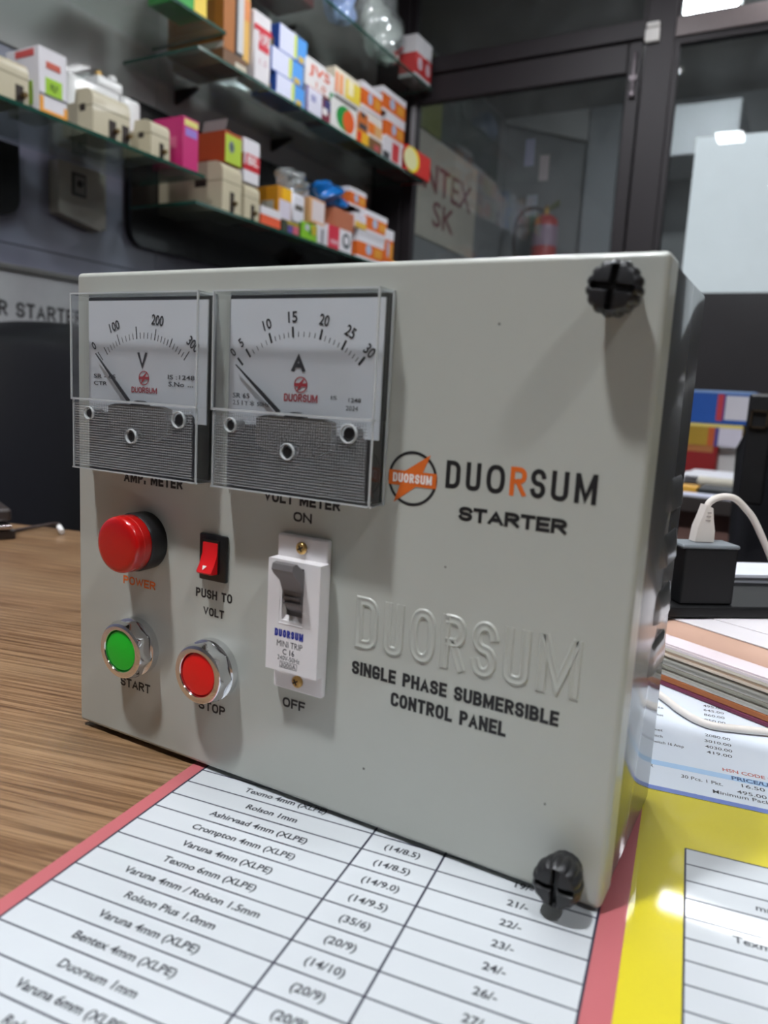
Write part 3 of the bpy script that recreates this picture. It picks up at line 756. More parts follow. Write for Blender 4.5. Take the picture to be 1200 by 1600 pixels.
# ---- rocker switch
rk = empty('rocker_switch', (.083, 0, .0952), cp); rk['label'] = 'small red rocker switch in a black frame'
obj('switch_frame', MB().box(.0758, .0903, -.0018, 0, .0856, .1052, bev=.0007, seg=2).box(.0782, .0868, -.0022, -.0016, .0890, .1030), m_mblack, rk)
mb = MB()
prof = [(.1020, -.0019), (.1018, -.0026), (.0970, -.0030), (.0930, -.0046), (.0900, -.0064), (.0893, -.0058), (.0890, -.0019)]
vs = []
for xx in (.0783, .0790, .0855, .0862):
    ins = .0004 if xx in (.0783, .0862) else 0
    vs += [(xx, y_ + (ins if y_ < -.002 else 0), z_) for z_, y_ in prof]
n = len(prof); fs = [(k * n + i, k * n + (i + 1) % n, (k + 1) * n + (i + 1) % n, (k + 1) * n + i) for k in range(3) for i in range(n)] + [tuple(range(n))[::-1], tuple(range(3 * n, 4 * n))]
mb.add(vs, fs, 0, False); obj('rocker', mb, mat('red_rocker', (214, 20, 26), .35, coat=.2), rk)
mb = MB(); mb.add([(.0812, -.0054, .0927), (.0834, -.0054, .0927), (.0816, -.0061, .0909)], [(0, 2, 1)])
tobj('rocker_mark', mb, mat('white_print', (235, 230, 225), .5), rk)

# ---- miniature circuit breaker
br = empty('circuit_breaker', (.129, 0, .080), cp); br['label'] = 'tall white breaker with a grey toggle lever'
m_wp = mat('white_breaker_plastic', (226, 222, 222), .38, coat=.1, noise=.015)
m_lev = mat('grey_lever', (104, 100, 100), .4)
obj('mounting_plate', MB().box(.1168, .1400, -.0030, 0, .0490, .1108, bev=.0008, seg=2), m_wp, br)
# housing with a recessed window
X0, X1, ZA, ZB = .1170, .1408, .0585, .1022
wx0, wx1, wz0, wz1 = .1238, .1335, .0790, .1000
mb = MB(); Y = -.0085
mb.box(X0, wx0, Y, -.0028, ZA, ZB).box(wx1, X1, Y, -.0028, ZA, ZB).box(wx0, wx1, Y, -.0028, ZA, wz0).box(wx0, wx1, Y, -.0028, wz1, ZB).box(wx0, wx1, -.0035, -.0028, wz0, wz1)
hs = obj('housing', mb, m_wp, br)
obj('window_bevel', MB().add([(wx0 - .001, Y - .0002, wz0 - .0014), (wx1 + .0002, Y - .0002, wz0 - .0014), (wx1 - .0006, Y + .002, wz0 + .0016), (wx0 + .0008, Y + .002, wz0 + .0016)], [(0, 1, 2, 3)])
    .add([(wx0 - .001, Y - .0002, wz0 - .0014), (wx0 + .0008, Y + .002, wz0 + .0016), (wx0 + .0008, Y + .002, wz1), (wx0 - .001, Y - .0002, wz1)], [(0, 1, 2, 3)]), m_wp, br)
# lever: curved drum with a projecting toggle at the top
mb = MB()
Mx = frame((0, 0, 0), (0, 1, 0), (0, 0, 1))      # local (y, z, x)
dr = [(-.0034, .0820)] + [(-.0040 - .0052 * math.sin(t), .0902 - .0085 * math.cos(t)) for t in [PI * i / 10 for i in range(1, 10)]] + [(-.0034, .0990)]
mb.prism(dr, wx0 + .0012, wx1 - .0004, Mx, smooth=True)
tg = [(-.0070, .0905), (-.0082, .0890), (-.0110, .0950), (-.0150, .0985), (-.0162, .1003), (-.0156, .1024), (-.0136, .1028), (-.0118, .1014), (-.0085, .0990), (-.0070, .0985)]
mb.prism(tg, wx0 + .0004, wx1 + .0002, Mx, smooth=False)
obj('lever', mb, m_lev, br)
for zz in (.0862, .0885): obj('lever_rib', MB().box(wx0 + .0016, wx1 - .0008, -.0099, -.0085, zz - .0004, zz + .0004), m_lev, br)
m_brass = mat('brass_screw', (196, 160, 96), .35, metal=.6, noise=.1)
for zz in (.1065, .0535):
    sc = obj('screw', MB().lathe([(.0024, 0), (.0024, .0006), (.0018, .0012), (.0001, .0014)], 24, F(.1283 + (0.0 if zz > .1 else .0004), zz, -.0030)), m_brass, br)
    obj('cross_slot', MB().box(-.0013, .0013, -.0003, .0003, .0010, .00145, M=F(.1283, zz, -.0030) @ Matrix.Rotation(.5, 4, 'Z')).box(-.0003, .0003, -.0013, .0013, .0010, .00145, M=F(.1283, zz, -.0030) @ Matrix.Rotation(.5, 4, 'Z')), mat('dark_slot', (40, 30, 18), .7), sc)
mb = MB(); block_text(mb, 'DUORSUM', ff(Y), .1210, .1343, .0722, .0752, .24, .10)
tobj('blue_word', mb, mat('blue_print_word', (28, 48, 150), .5), hs)
mb = MB()
for s_, xa, xb, za, zb, bo in (('MINI TRIP', .1222, .1340, .0684, .0708, 0), ('C 16', .1250, .1304, .0654, .0677, .015), ('240V-50Hz', .1227, .1330, .0631, .0649, 0), ('3000A', .1243, .1313, .0604, .0622, 0)):
    txt(mb, s_, ff(Y), x0=xa, x1=xb, y0=za, y1=zb, bold=bo)
for a in ((.1238, .1318, .0601, .06025), (.1238, .1318, .0625, .06265), (.1238, .12395, .0601, .06265), (.13165, .1318, .0601, .06265)): mb.add([(a[0], Y - .00006, a[2]), (a[1], Y - .00006, a[2]), (a[1], Y - .00006, a[3]), (a[0], Y - .00006, a[3])], [(0, 1, 2, 3)])
tobj('rating_text', mb, m_ink, hs)

# ---- black thumb screws with cross slots
m_knob = mat('black_ribbed_plastic', (30, 30, 32), .42, noise=.1, nscale=200)
def knob(cx, cz, rot, tilt):
    Mk = F(cx, cz) @ Matrix.Rotation(rot, 4, 'Z')
    kb = empty('thumb_screw', (cx, 0, cz), cp)
    n = 96; lob = 15
    mb = MB(); vs = []
    prof = [(.0056, 0), (.0060, .0030), (.0070, .0055), (.0076, .0075), (.0077, .0100), (.0073, .0122), (.0064, .0136)]
    for r_, h in prof:
        k_ = .055 if h > .004 else .01
        for i in range(n):
            a = 2 * PI * i / n; rr = r_ * (1 + k_ * (abs(math.cos(a * lob / 2)) ** .7 * 2 - 1)) if h < .0135 else r_
            vs.append(Mk @ Vector((rr * math.cos(a), rr * math.sin(a), h)))
    nr = 9
    for j in range(1, nr + 1):
        r_ = .0064 * (1 - j / nr) + .00002
        for i in range(n):
            a = 2 * PI * i / n; X_, Y_ = r_ * math.cos(a), r_ * math.sin(a)
            h = .0136 + .0008 * (1 - (r_ / .0064) ** 2)
            sd = min(abs(X_), abs(Y_))
            cut = .0026 * max(0, min(1, (.0011 - sd) / .0005))
            if j == 1: cut *= 1
            vs.append(Mk @ Vector((X_, Y_, h - cut)))
    L = len(prof) + nr
    fs = [(k * n + i, k * n + (i + 1) % n, (k + 1) * n + (i + 1) % n, (k + 1) * n + i) for k in range(L - 1) for i in range(n)]
    mb.add(vs, fs, 0, True); obj('knob_head', mb, m_knob, kb)
    obj('shaft', MB().lathe([(.0030, -.004), (.0030, .001)], 16, Mk), m_knob, kb)
knob(.2372, .1990, -.12, 0)
knob(.2375, .0140, .02, 0)

# ================================================================== THINGS ON THE DESK, RIGHT
# ledgers
ed = Vector((.0568, -.0290, 0)).normalized(); ep = Vector((-ed.y, ed.x, 0))
ML = frame((.2335, .2321, 0), ed, ep)
t = thing('ledger_book', 'thick ledger with maroon cover lying behind the control panel', 'book', (.30, .25, .0007))
obj('cover', MB().box(-.10, .20, 0, .125, .0007, .0035, M=ML, bev=.0008), mat('maroon_cover', (104, 34, 62), .5), t)
obj('cover_board', MB().box(-.10, .20, .0004, .125, .0036, .0070, M=ML, bev=.0006), mat('orange_brown_board', (160, 92, 48), .6), t, label='orange brown board edge')
def pages(parent, z0, z1, n, x0, x1, y0, y1, cols, jit=.0012):
    h = (z1 - z0) / n
    for i in range(n):
        j = random.uniform(-jit, jit)
        c = cols[i % len(cols)]
        obj('page_bundle', MB().box(x0, x1, y0 + j, y1, z0 + i * h + .00008, z0 + (i + 1) * h - .00008, M=ML), mat('page_%d_%d_%d' % c, c, .7), parent)
pages(t, .0071, .0195, 8, -.10, .20, .0015, .124, [(206, 202, 196), (176, 172, 160), (190, 186, 172), (150, 146, 132)])
t = thing('paper_stack', 'stack of pale pink and white sheets on top of the maroon ledger', 'papers', (.30, .25, .0196))
pages(t, .0196, .0262, 4, -.09, .20, .0, .124, [(214, 196, 178), (196, 172, 148), (214, 204, 186), (226, 212, 212)], .0008)
mb = MB()
nx, ny = 12, 10
def curl(xx, tt):
    return .0262 + .0034 * math.sin(tt * PI) * .0 + .0002
obj('pink_sheet', MB().box(-.09, .20, .0002, .124, .0263, .0272, M=ML), mat('pink_white_page', (228, 214, 218), .7), t)
mb = MB()
pf = [(.016, .0273), (.0175, .0300), (.021, .0325), (.026, .0335), (.034, .0338), (.060, .0338), (.124, .0335), (.124, .0273)]
mb.prism([(a, b_) for a, b_ in pf], -.09, .20, ML @ frame((0, 0, 0), (0, 1, 0), (0, 0, 1)), smooth=True)
obj('folded_page', mb, mat('tan_fold', (196, 158, 138), .7), t, label='tan folded page')
obj('top_sheet', MB().box(-.09, .20, .028, .124, .0339, .0345, M=ML), mat('top_page', (226, 220, 222), .7), t)
obj('top_sheet', MB().box(-.09, .20, .052, .124, .0346, .0351, M=ML @ Matrix.Rotation(.04, 4, 'Z')), mat('top_page', (226, 220, 222), .7), t)
# tray, charger, cable
er = Vector((.87, .49, 0)).normalized(); eb = Vector((-er.y, er.x, 0))
er = Vector((.0552, .0460, 0)).normalized(); er = Vector((.0270848, .0208336, 0)).normalized(); eb = Vector((-er.y, er.x, 0))
MTr = frame((.2336, .2708, 0), er, eb)
t = single('black_tray', MB().box(-.045, .16, -.0035, .11, .0354, .0432, M=MTr, bev=.002), mat('black_tray_plastic', (12, 12, 13), .5, spec=.3), 'flat black case behind the paper stack under the charger', 'case', tuple(MTr @ Vector((.05, .05, .0354))))
ch = thing('phone_charger', 'black square charger block with grey top edge standing on the black case', 'charger', tuple(MTr @ Vector((.015, .012, .0432))))
obj('charger_body', MB().box(-.0030, .0338, 0, .020, .0432, .0800, M=MTr, bev=.0015), mat('charger_black', (9, 10, 12), .5, spec=.3), ch)
obj('grey_top', MB().box(-.0052, .0345, -.0004, .0204, .0796, .0822, M=MTr, bev=.0012), mat('charger_grey', (112, 118, 122), .4), ch)
MTq = MTr
MTr = MTq @ Matrix.Translation((.0145, .004, .0057)) @ Matrix.Diagonal((.94, .94, .98, 1))
cb = thing('charging_cable', 'white charging cable plugged into the top of the black charger', 'cable', tuple(MTr @ Vector((0, .01, .077))))
m_cable = mat('white_cable', (222, 214, 206), .5)
obj('plug_tip', MB().box(-.0055, .0055, .006, .012, .0768, .0790, M=MTr), mat('red_brown_plug', (110, 46, 30), .5), cb)
obj('plug_grip', MB().prism([(-.0070, .0785), (.0070, .0785), (.0068, .0860), (.0050, .0930), (.0036, .1010), (-.0012, .1030), (-.0032, .0960), (-.0060, .0880)], -.013, -.005, MTr @ frame((0, 0, 0), (1, 0, 0), (0, 0, 1)), smooth=False), m_cable, cb)
pts = [(.0012, .0090, .1010), (.003, .009, .1045), (.008, .009, .1075), (.015, .009, .1085), (.022, .009, .1070), (.030, .009, .1010), (.038, .009, .0930), (.050, .009, .075), (.066, .011, .052), (.085, .02, .0440), (.12, .04, .0425)]
def smooth_path(P, n=6):
    out = []
    P = [Vector(p) for p in P]
    for i in range(len(P) - 1):
        p0 = P[max(i - 1, 0)]; p1 = P[i]; p2 = P[i + 1]; p3 = P[min(i + 2, len(P) - 1)]
        for k in range(n):
            t_ = k / n
            out.append(.5 * ((2 * p1) + (-p0 + p2) * t_ + (2 * p0 - 5 * p1 + 4 * p2 - p3) * t_ ** 2 + (-p0 + 3 * p1 - 3 * p2 + p3) * t_ ** 3))
    out.append(P[-1]); return out
obj('cord', MB().tube([MTr @ p for p in smooth_path(pts)], .0022, 10), m_cable, cb)
for k in range(3): obj('grip_ridge', MB().box(-.0010 + k * .0004, .0026, -.0003 + .0050, .0052, .0925 + k * .0025, .0933 + k * .0025, M=MTr), mat('grip_grey', (160, 150, 145), .6), cb)
P = [(.205, .245, .003), (.222, .224, .003), (.2367, .2065, .003), (.247, .1935, .003), (.2560, .1855, .003), (.2650, .1825, .003), (.2760, .1860, .003), (.292, .1925, .003), (.32, .205, .003)]
single('white_desk_cable', MB().tube(smooth_path(P), .0020, 10), m_cable, 'white cable lying in a curve across the price list in front of the ledger', 'cable', (.26, .185, .001))
# things behind the tray
single('note_pad', MB().box(.030, .155, .060, .104, .0434, .0475, M=MTq).box(.034, .15, .058, .10, .0478, .0500, M=MTq), mat('white_pad', (222, 224, 232), .6), 'white note pad on the black case behind the charger', 'note pad', tuple(MTq @ Vector((.09, .08, .0434))))
single('red_eraser', MB().box(.036, .052, .034, .050, .0434, .0505, M=MTq, bev=.001), mat('red_notebook_cover', (196, 70, 72), .5), 'small red block on the black case between charger and note pad', 'eraser', tuple(MTq @ Vector((.044, .042, .0434))))
# left end of the desk
t = thing('stapler', 'small dark metallic stapler at the left end of the desk', 'stapler', (-.435, .235, 0))
Ms_ = frame((-.400, .235, 0), (-.9, .4, 0), (-.4, -.9, 0))
obj('body', MB().box(-.0, .10, -.012, .012, 0, .010, M=Ms_, bev=.002).box(.01, .10, -.011, .011, .016, .030, M=Ms_, bev=.004), mat('stapler_dark', (52, 44, 42), .4), t)
obj('chrome_arm', MB().box(-.004, .09, -.008, .008, .011, .0155, M=Ms_, bev=.0015), mat('chrome_dull', (200, 190, 190), .2, metal=1), t)
t = thing('black_cable', 'thin dark cable with a white plug along the far desk edge', 'cable', (-.41, .29, .002))
obj('cord', MB().tube(smooth_path([(-.425, .245, .002), (-.425, .262, .002), (-.425, .288, .003), (-.413, .300, .006), (-.400, .300, .008), (-.392, .295, .006)]), .0018, 8), mat('dark_cord', (58, 46, 42), .5), t)
obj('plug', MB().tube([(-.394, .296, .0065), (-.382, .290, .0035)], .0028, 10), mat('white_plug', (225, 222, 220), .4), t)

# ================================================================== CHAIRS
m_leather = mat('black_leather', (20, 20, 22), .42, coat=.05, noise=.2, nscale=30, bump=.3)
m_cm = mat('chair_metal_black', (24, 24, 26), .35, metal=.5)
def chair(cx, cy, top, w_, yaw, label, buckle=False, seam=False):
    t = thing('office_chair', label, 'chair', (cx, cy, FLOOR))
    R_ = Matrix.Translation((cx, cy, 0)) @ Matrix.Rotation(yaw, 4, 'Z')
    zb = -.30
    nx, nz = 24, 22
    mb = MB(); vs = []
    for side in (-1, 1):
        for j in range(nz + 1):
            tz = j / nz
            for i in range(nx + 1):
                tx = 2 * i / nx - 1
                hw = w_ / 2 * (1 - .10 * (1 - tz))
                xx = hw * tx
                ztop = top - .045 * abs(tx) ** 2.6 - .085 * (max(0, abs(tx) - .62) / .38) ** 2.2
                zz = zb + (ztop - zb) * tz
                ed_ = (1 - abs(tx) ** 6) ** .5 * (1 - abs(2 * tz - 1) ** 10) ** .5
                yy = side * (.006 + .040 * ed_) + .06 * tz * tz + .035 * tx * tx
                vs.append(R_ @ Vector((xx, yy, zz)))
    N = (nx + 1) * (nz + 1); fs = []
    for j in range(nz):
        for i in range(nx):
            a = j * (nx + 1) + i; fs.append((a, a + 1, a + nx + 2, a + nx + 1)); fs.append((N + a, N + a + nx + 1, N + a + nx + 2, N + a + 1))
    for i in range(nx): fs.append((i, N + i, N + i + 1, i + 1)); a = nz * (nx + 1) + i; fs.append((a, a + 1, N + a + 1, N + a))
    for j in range(nz): a = j * (nx + 1); fs.append((a, a + nx + 1, N + a + nx + 1, N + a)); a += nx; fs.append((a, N + a, N + a + nx + 1, a + nx + 1))
    mb.add(vs, fs, 0, True); bk = obj('backrest', mb, m_leather, t)
    if seam:
        P = [(.03 + .17 * q, -.046 - .0 + .06 * (1 - q * .9) ** 2 * .9 + .035 * (.1 + .7 * q) ** 2, top - .09 - .32 * q) for q in [i / 8 for i in range(9)]]
        obj('piping', MB().tube([R_ @ Vector((p[0], p[1] + .010, p[2])) for p in smooth_path(P, 3)], .006, 8), mat('piping_black', (24, 24, 27), .8, spec=.2), bk)
    if buckle:
        b_ = MB()
        for (xa, xb, za, zc_) in ((0, .021, .0, .0025), (0, .021, .0205, .023), (0, .0025, 0, .023), (.0185, .021, 0, .023)):
            b_.box(cx - w_ / 2 + .022 + xa, cx - w_ / 2 + .022 + xb, cy - .052, cy - .047, .147 + za, .147 + zc_)
        obj('buckle', b_, mat('buckle_metal', (96, 84, 70), .3, metal=.9), t)
        obj('strap', MB().box(cx - w_ / 2 + .018, cx - w_ / 2 + .048, cy - .047, cy - .030, .05, .19, bev=.004), m_leather, t)
    obj('seat', MB().box(-.25, .25, -.05, .42, zb - .10, zb, M=R_ @ Matrix.Rotation(0, 4, 'Z'), bev=.03, seg=3), m_leather, t)
    obj('post', MB().lathe([(.03, FLOOR + .08), (.03, zb - .09)], 16, R_ @ Matrix.Translation((0, .18, 0))), m_cm, t)
    for k in range(5):
        a = 2 * PI * k / 5 + .3
        obj('leg', MB().box(0, .28, -.02, .02, FLOOR + .05, FLOOR + .09, M=R_ @ Matrix.Translation((0, .18, 0)) @ Matrix.Rotation(a, 4, 'Z'), bev=.008), m_cm, t)
        obj('castor', MB().lathe([(.025, -.02), (.025, .02)], 16, R_ @ Matrix.Translation((.27 * math.cos(a), .18 + .27 * math.sin(a), FLOOR + .025)) @ Matrix.Rotation(PI / 2, 4, 'X')), m_cm, t)
    return t
chair(-1.13, .74, .270, .60, .0, 'black leather chair at the left behind the desk below the white sign', seam=True)
chair(.425, .88, .245, .45, 0, 'black padded chair at the right with a small metal buckle', buckle=True)

# ================================================================== FAR COUNTER, RIGHT
ct = thing('side_counter', 'low brown counter under the smoked panel at the back right', 'counter', (.7, 1.85, FLOOR))
obj('counter_top', MB().box(-.05, 1.7, 1.33, 2.35, -.03, 0, bev=.002), mat('counter_top_dark', (60, 54, 52), .4), ct)
obj('front_panel', MB().box(-.03, 1.68, 1.37, 1.39, FLOOR, -.03), mat('red_brown_panel', (128, 96, 88), .5, noise=.15, nscale=8), ct)
for a in (-.03, 1.66): obj('side_panel', MB().box(a, a + .02, 1.39, 2.3, FLOOR, -.03), mat('red_brown_panel', (128, 96, 88), .5), ct)
def carton(name, label, x1, dep, y0, y1, z0, z1, col, group=None, cat='box', patches=(), texts=(), bev=.0012, lid=None):
    """carton with its printed panels; +x face carries patches in unit coordinates"""
    x0 = x1 - dep
    t = thing(name, label, cat, (x1 - dep / 2, (y0 + y1) / 2, z0), group)
    obj('carton_body', MB().box(x0, x1, y0, y1, z0, z1, bev=bev, seg=1, smooth=False), mat('card_%d_%d_%d' % col, col, .5, noise=.03), t)
    pj = 0
    for p in patches:
        face, a0, b0, a1, b1, c = p[:6]; pj += 1
        m_ = mat('card_%d_%d_%d' % c, c, .5, noise=.03); nm = p[6] if len(p) > 6 else 'printed_panel'
        e = .0004 + .00025 * pj
        if face == 'x': mb = MB().box(x1, x1 + e, y0 + a0 * (y1 - y0), y0 + a1 * (y1 - y0), z0 + b0 * (z1 - z0), z0 + b1 * (z1 - z0))
        elif face == 'y': mb = MB().box(x0 + a0 * (x1 - x0), x0 + a1 * (x1 - x0), y0 - e, y0, z0 + b0 * (z1 - z0), z0 + b1 * (z1 - z0))
        elif face == 'ox':
            cyy = y0 + (a0 + a1) / 2 * (y1 - y0); czz = z0 + (b0 + b1) / 2 * (z1 - z0); ry = abs(a1 - a0) / 2 * (y1 - y0); rz = abs(b1 - b0) / 2 * (z1 - z0)
            mb = MB().prism([(cyy + ry * math.cos(2 * PI * i / 24), czz + rz * math.sin(2 * PI * i / 24)) for i in range(24)], 0, e, fx(x1))
        elif face == 'both':
            mb = MB().box(x0 - .0, x1 + e, y0 - e, y1 + .0, z0 + b0 * (z1 - z0), z0 + b1 * (z1 - z0))
        obj(nm, mb, m_, t)
    for face, s_, a0, b0, a1, b1, c in texts:
        m_ = mat('ink_%d_%d_%d' % c, c, .5); mb = MB()
        e = .0004 + .00025 * (pj + 1)
        if face == 'x': txt(mb, s_, fx(x1 + e), x0=y0 + a0 * (y1 - y0), x1=y0 + a1 * (y1 - y0), y0=z0 + b0 * (z1 - z0), y1=z0 + b1 * (z1 - z0), bold=.02, res=2)
        else: txt(mb, s_, ff(y0 - e), x0=x0 + a0 * dep, x1=x0 + a1 * dep, y0=z0 + b0 * (z1 - z0), y1=z0 + b1 * (z1 - z0), bold=.02, res=2)
        tobj('printed_word', mb, m_, t)
    return t
def fcarton(name, label, x0, x1, y0, dep, z0, z1, col, patches=(), cat='box'):
    t = thing(name, label, cat, ((x0 + x1) / 2, y0 + dep / 2, z0))
    obj('carton_body', MB().box(x0, x1, y0, y0 + dep, z0, z1, bev=.001, seg=1, smooth=False), mat('card_%d_%d_%d' % col, col, .5, noise=.03), t)
    for k, (a0, b0, a1, b1, c) in enumerate(patches):
        obj('printed_panel', MB().box(x0 + a0 * (x1 - x0), x0 + a1 * (x1 - x0), y0 - .0005 - k * .0003, y0, z0 + b0 * (z1 - z0), z0 + b1 * (z1 - z0)), mat('card_%d_%d_%d' % c, c, .5, noise=.03), t)
fcarton('white_carton', 'white carton beside the red box at the bottom of the counter stack', .088, .20, 1.93, .15, .0, .075, (220, 216, 214))
fcarton('red_carton', 'red box at the bottom of the counter stack', -.02, .087, 1.90, .18, .0, .075, (150, 24, 26), [(0, .78, .9, 1, (176, 110, 60))])
fcarton('yellow_carton', 'yellow box in the middle of the counter stack', -.02, .14, 1.90, .18, .0755, .132, (176, 140, 40), [(.5, 0, .60, .85, (196, 90, 40)), (.60, 0, .66, .85, (80, 70, 140)), (.66, 0, 1, .85, (214, 208, 220)), (0, .86, 1, 1, (236, 214, 120))])
fcarton('blue_carton', 'blue box with a red and white label on top of the counter stack', -.02, .16, 1.90, .18, .1325, .217, (28, 84, 168), [(.52, .10, .60, .90, (190, 56, 66)), (.60, .10, .63, .90, (70, 60, 130)), (.63, .14, 1, .86, (214, 210, 216)), (0, .93, 1, 1, (150, 180, 226))])
single('folded_papers', MB().box(.03, .30, 1.62, 1.80, 0, .014, bev=.003).box(.05, .30, 1.60, 1.78, .0145, .022, bev=.003), mat('counter_paper', (226, 226, 232), .6), 'folded white papers on the counter before the boxes', 'papers', (.15, 1.7, 0))
single('cream_bundle', MB().tube(smooth_path([(.09, 1.56, .012), (.13, 1.55, .012), (.17, 1.56, .012), (.22, 1.58, .012)]), .011, 10), mat('cream_cloth', (206, 200, 184), .7), 'cream coloured roll in front of the folded papers on the counter', 'roll', (.15, 1.56, 0))
single('orange_notebook', MB().box(.045, .105, 1.40, 1.46, 0, .012, bev=.001), mat('orange_cover', (226, 170, 60), .5), 'small orange and yellow notebook on the front of the counter', 'notebook', (.08, 1.43, 0))
single('dark_folder', MB().box(.108, .32, 1.40, 1.50, 0, .011, bev=.001), mat('dark_folder_cover', (36, 40, 42), .5), 'dark green folder beside the orange notebook on the counter', 'folder', (.2, 1.45, 0))
single('white_envelope', MB().box(.05, .32, 1.335, 1.385, 0, .003), mat('envelope_paper', (210, 212, 230), .6), 'white envelope along the front edge of the counter', 'envelope', (.2, 1.36, 0))

# ================================================================== LEFT WALL THINGS
sg = thing('wall_sign', 'long white starter sign low on the left wall', 'sign', (WX, 1.2, .05))
obj('sign_board', MB().box(WX, WX + .012, .35, 2.3, .06, .430), mat('white_sign_board', (176, 176, 178), .35, coat=.2), sg)
obj('top_rail', MB().box(WX, WX + .02, .35, 2.3, .430, .447, bev=.003), mat('grey_rail', (128, 126, 124), .35, metal=.5), sg)
mb = MB(); block_text(mb, 'R STARTER', fx(WX + .012), 1.058, 1.326, .312, .352, .19, .12, ext=.0004)
tobj('sign_text', mb, mat('sign_black', (44, 42, 42), .5), sg)
db = thing('distribution_box', 'pale grey electrical distribution box on the wall under the left shelf', 'electrical box', (WX, 1.30, .585))
obj('door', MB().prism([(1.228, .606), (1.228, .744), (1.372, .744), (1.372, .582)], 0, .040, fx(WX)), mat('pale_box_paint', (168, 164, 154), .35, coat=.2), db)
obj('door_edge', MB().box(WX, WX + .034, 1.374, 1.392, .590, .744), mat('pale_box_paint', (168, 164, 154), .35), db)
obj('meter_window', MB().box(WX + .040, WX + .043, 1.270, 1.316, .660, .722), mat('dark_window', (52, 50, 48), .3), db)
obj('dial_plate', MB().box(WX + .043, WX + .0445, 1.276, 1.310, .668, .714), mat('grey_face', (132, 130, 124), .4), db)
obj('dial_knob', MB().lathe([(.009, 0), (.007, .008)], 16, frame((WX + .0445, 1.294, .694), (0, 1, 0), (0, 0, 1))), mat('black_moulding', (20, 20, 21), .35), db)
m_dk = mat('black_gloss', (16, 14, 14), .22, coat=.3)
def rpanel(y0, y1, z0, z1, r, lab, corner):
    P = []
    if 'l' in corner: P += arc(y0 + r, z0 + r, r, 180, 270, 6)
    else: P += [(y0, z0)]
    if 'r' in corner: P += arc(y1 - r, z0 + r, r, 270, 360, 6)
    else: P += [(y1, z0)]
    P += [(y1, z1), (y0, z1)]
    single('black_wall_shape', MB().prism(P, .001, .028, fx(WX)), m_dk, lab, 'board', (WX + .015, (y0 + y1) / 2, z0))  # flat black rounded shape against the left wall
rpanel(1.494, 2.93, .572, .99, .05, 'black rounded shape on the wall behind the lower right shelf', 'l')
rpanel(.55, 1.118, .565, .745, .05, 'black rounded shape on the wall under the left end of the lower shelf', 'r')
single('green_banner', MB().box(WX + .001, WX + .01, 3.63, 4.45, 1.505, 1.88), mat('dark_green_banner', (52, 60, 56), .35, coat=.3, noise=.5, nscale=3), 'dark green banner high on the wall beyond the glass door', 'banner', (WX, 3.8, 1.505))
single('olive_banner', MB().box(WX + .001, WX + .012, 3.02, 3.62, 1.497, 1.87), mat('olive_banner', (104, 108, 52), .5, noise=.3, nscale=4), 'olive yellow banner left of the dark green banner beyond the door', 'banner', (WX, 3.3, 1.5))
cb_ = thing('cloth_banner', 'pale cloth banner with dark red letters beyond the glass door', 'banner', (WX, 3.6, 1.0))
obj('cloth', MB().box(WX + .001, WX + .008, 3.05, 4.15, .98, 1.49), mat('pale_banner_cloth', (176, 168, 154), .7, noise=.1, nscale=6), cb_)
mb = MB(); txt(mb, 'BENTEX', fx(WX + .008), x0=3.20, x1=4.08, y0=1.225, y1=1.37, bold=.01, ext=.0006)
txt(mb, 'SK', fx(WX + .008), x0=3.58, x1=3.86, y0=1.06, y1=1.19, bold=.01, ext=.0006)
tobj('banner_word', mb, mat('dark_red_ink', (104, 34, 38), .5), cb_)
# small papers on the wall beyond and the extinguisher
for (x, z, w_, h, c, lb) in ((-1.46, 1.70, .06, .16, (190, 186, 214), 'narrow lilac paper on the far wall left of the extinguisher'), (-1.36, 1.60, .06, .15, (214, 196, 196), 'white and red paper on the far wall above the extinguisher'),
                         (-1.42, 1.38, .07, .13, (176, 178, 188), 'pale paper on the far wall just above the extinguisher hose')):
    single('wall_paper_notice', MB().box(x - w_ / 2, x + w_ / 2, BY - .004, BY, z - h / 2, z + h / 2), mat('notice_%d' % c[0], c, .6), lb, 'notice', (x, BY, z - h / 2))
ex = thing('fire_extinguisher', 'red fire extinguisher with black hose hanging on the wall beyond the glass door', 'extinguisher', (-1.30, BY - .115, .86))
Me = Matrix.Translation((-1.282, BY - .115, 0))
obj('cylinder', MB().lathe([(.060, .86), (.076, .875), (.078, .90), (.078, 1.22), (.070, 1.262), (.045, 1.285), (.022, 1.292)], 28, Me), mat('extinguisher_red', (176, 40, 40), .35, coat=.3), ex)
obj('label_band', MB().lathe([(.0785, 1.10), (.0785, 1.22)], 28, Me, cap0=False, cap1=False), mat('extinguisher_label', (150, 120, 140), .5), ex)
obj('valve', MB().lathe([(.018, 1.29), (.018, 1.33), (.012, 1.345)], 14, Me), mat('brass_valve', (160, 120, 50), .4, metal=.6), ex)
obj('handle', MB().box(-.02, .10, -.012, .012, 1.33, 1.342, M=Me @ Matrix.Rotation(-.3, 4, 'Y') @ Matrix.Translation((-.38, 0, -.02)), bev=.002), mat('olive_handle', (90, 92, 50), .5), ex)
obj('lever', MB().prism([(0, 1.325), (.075, 1.375), (.078, 1.34), (.03, 1.315)], -.01, .01, Me @ frame((0, 0, 0), (1, 0, 0), (0, 0, 1))), mat('olive_handle', (90, 92, 50), .5), ex)
obj('hose', MB().tube([Me @ Vector(p) for p in smooth_path([(-.015, 0, 1.315), (-.06, -.02, 1.33), (-.12, -.02, 1.325), (-.17, -.02, 1.28), (-.19, -.02, 1.20), (-.18, -.01, 1.05), (-.13, 0, .95)])], .012, 10), mat('hose_dark', (54, 40, 38), .5), ex)
obj('bracket', MB().box(-.02, .02, .07, .1145, 1.0, 1.25, M=Me), m_cm, ex)
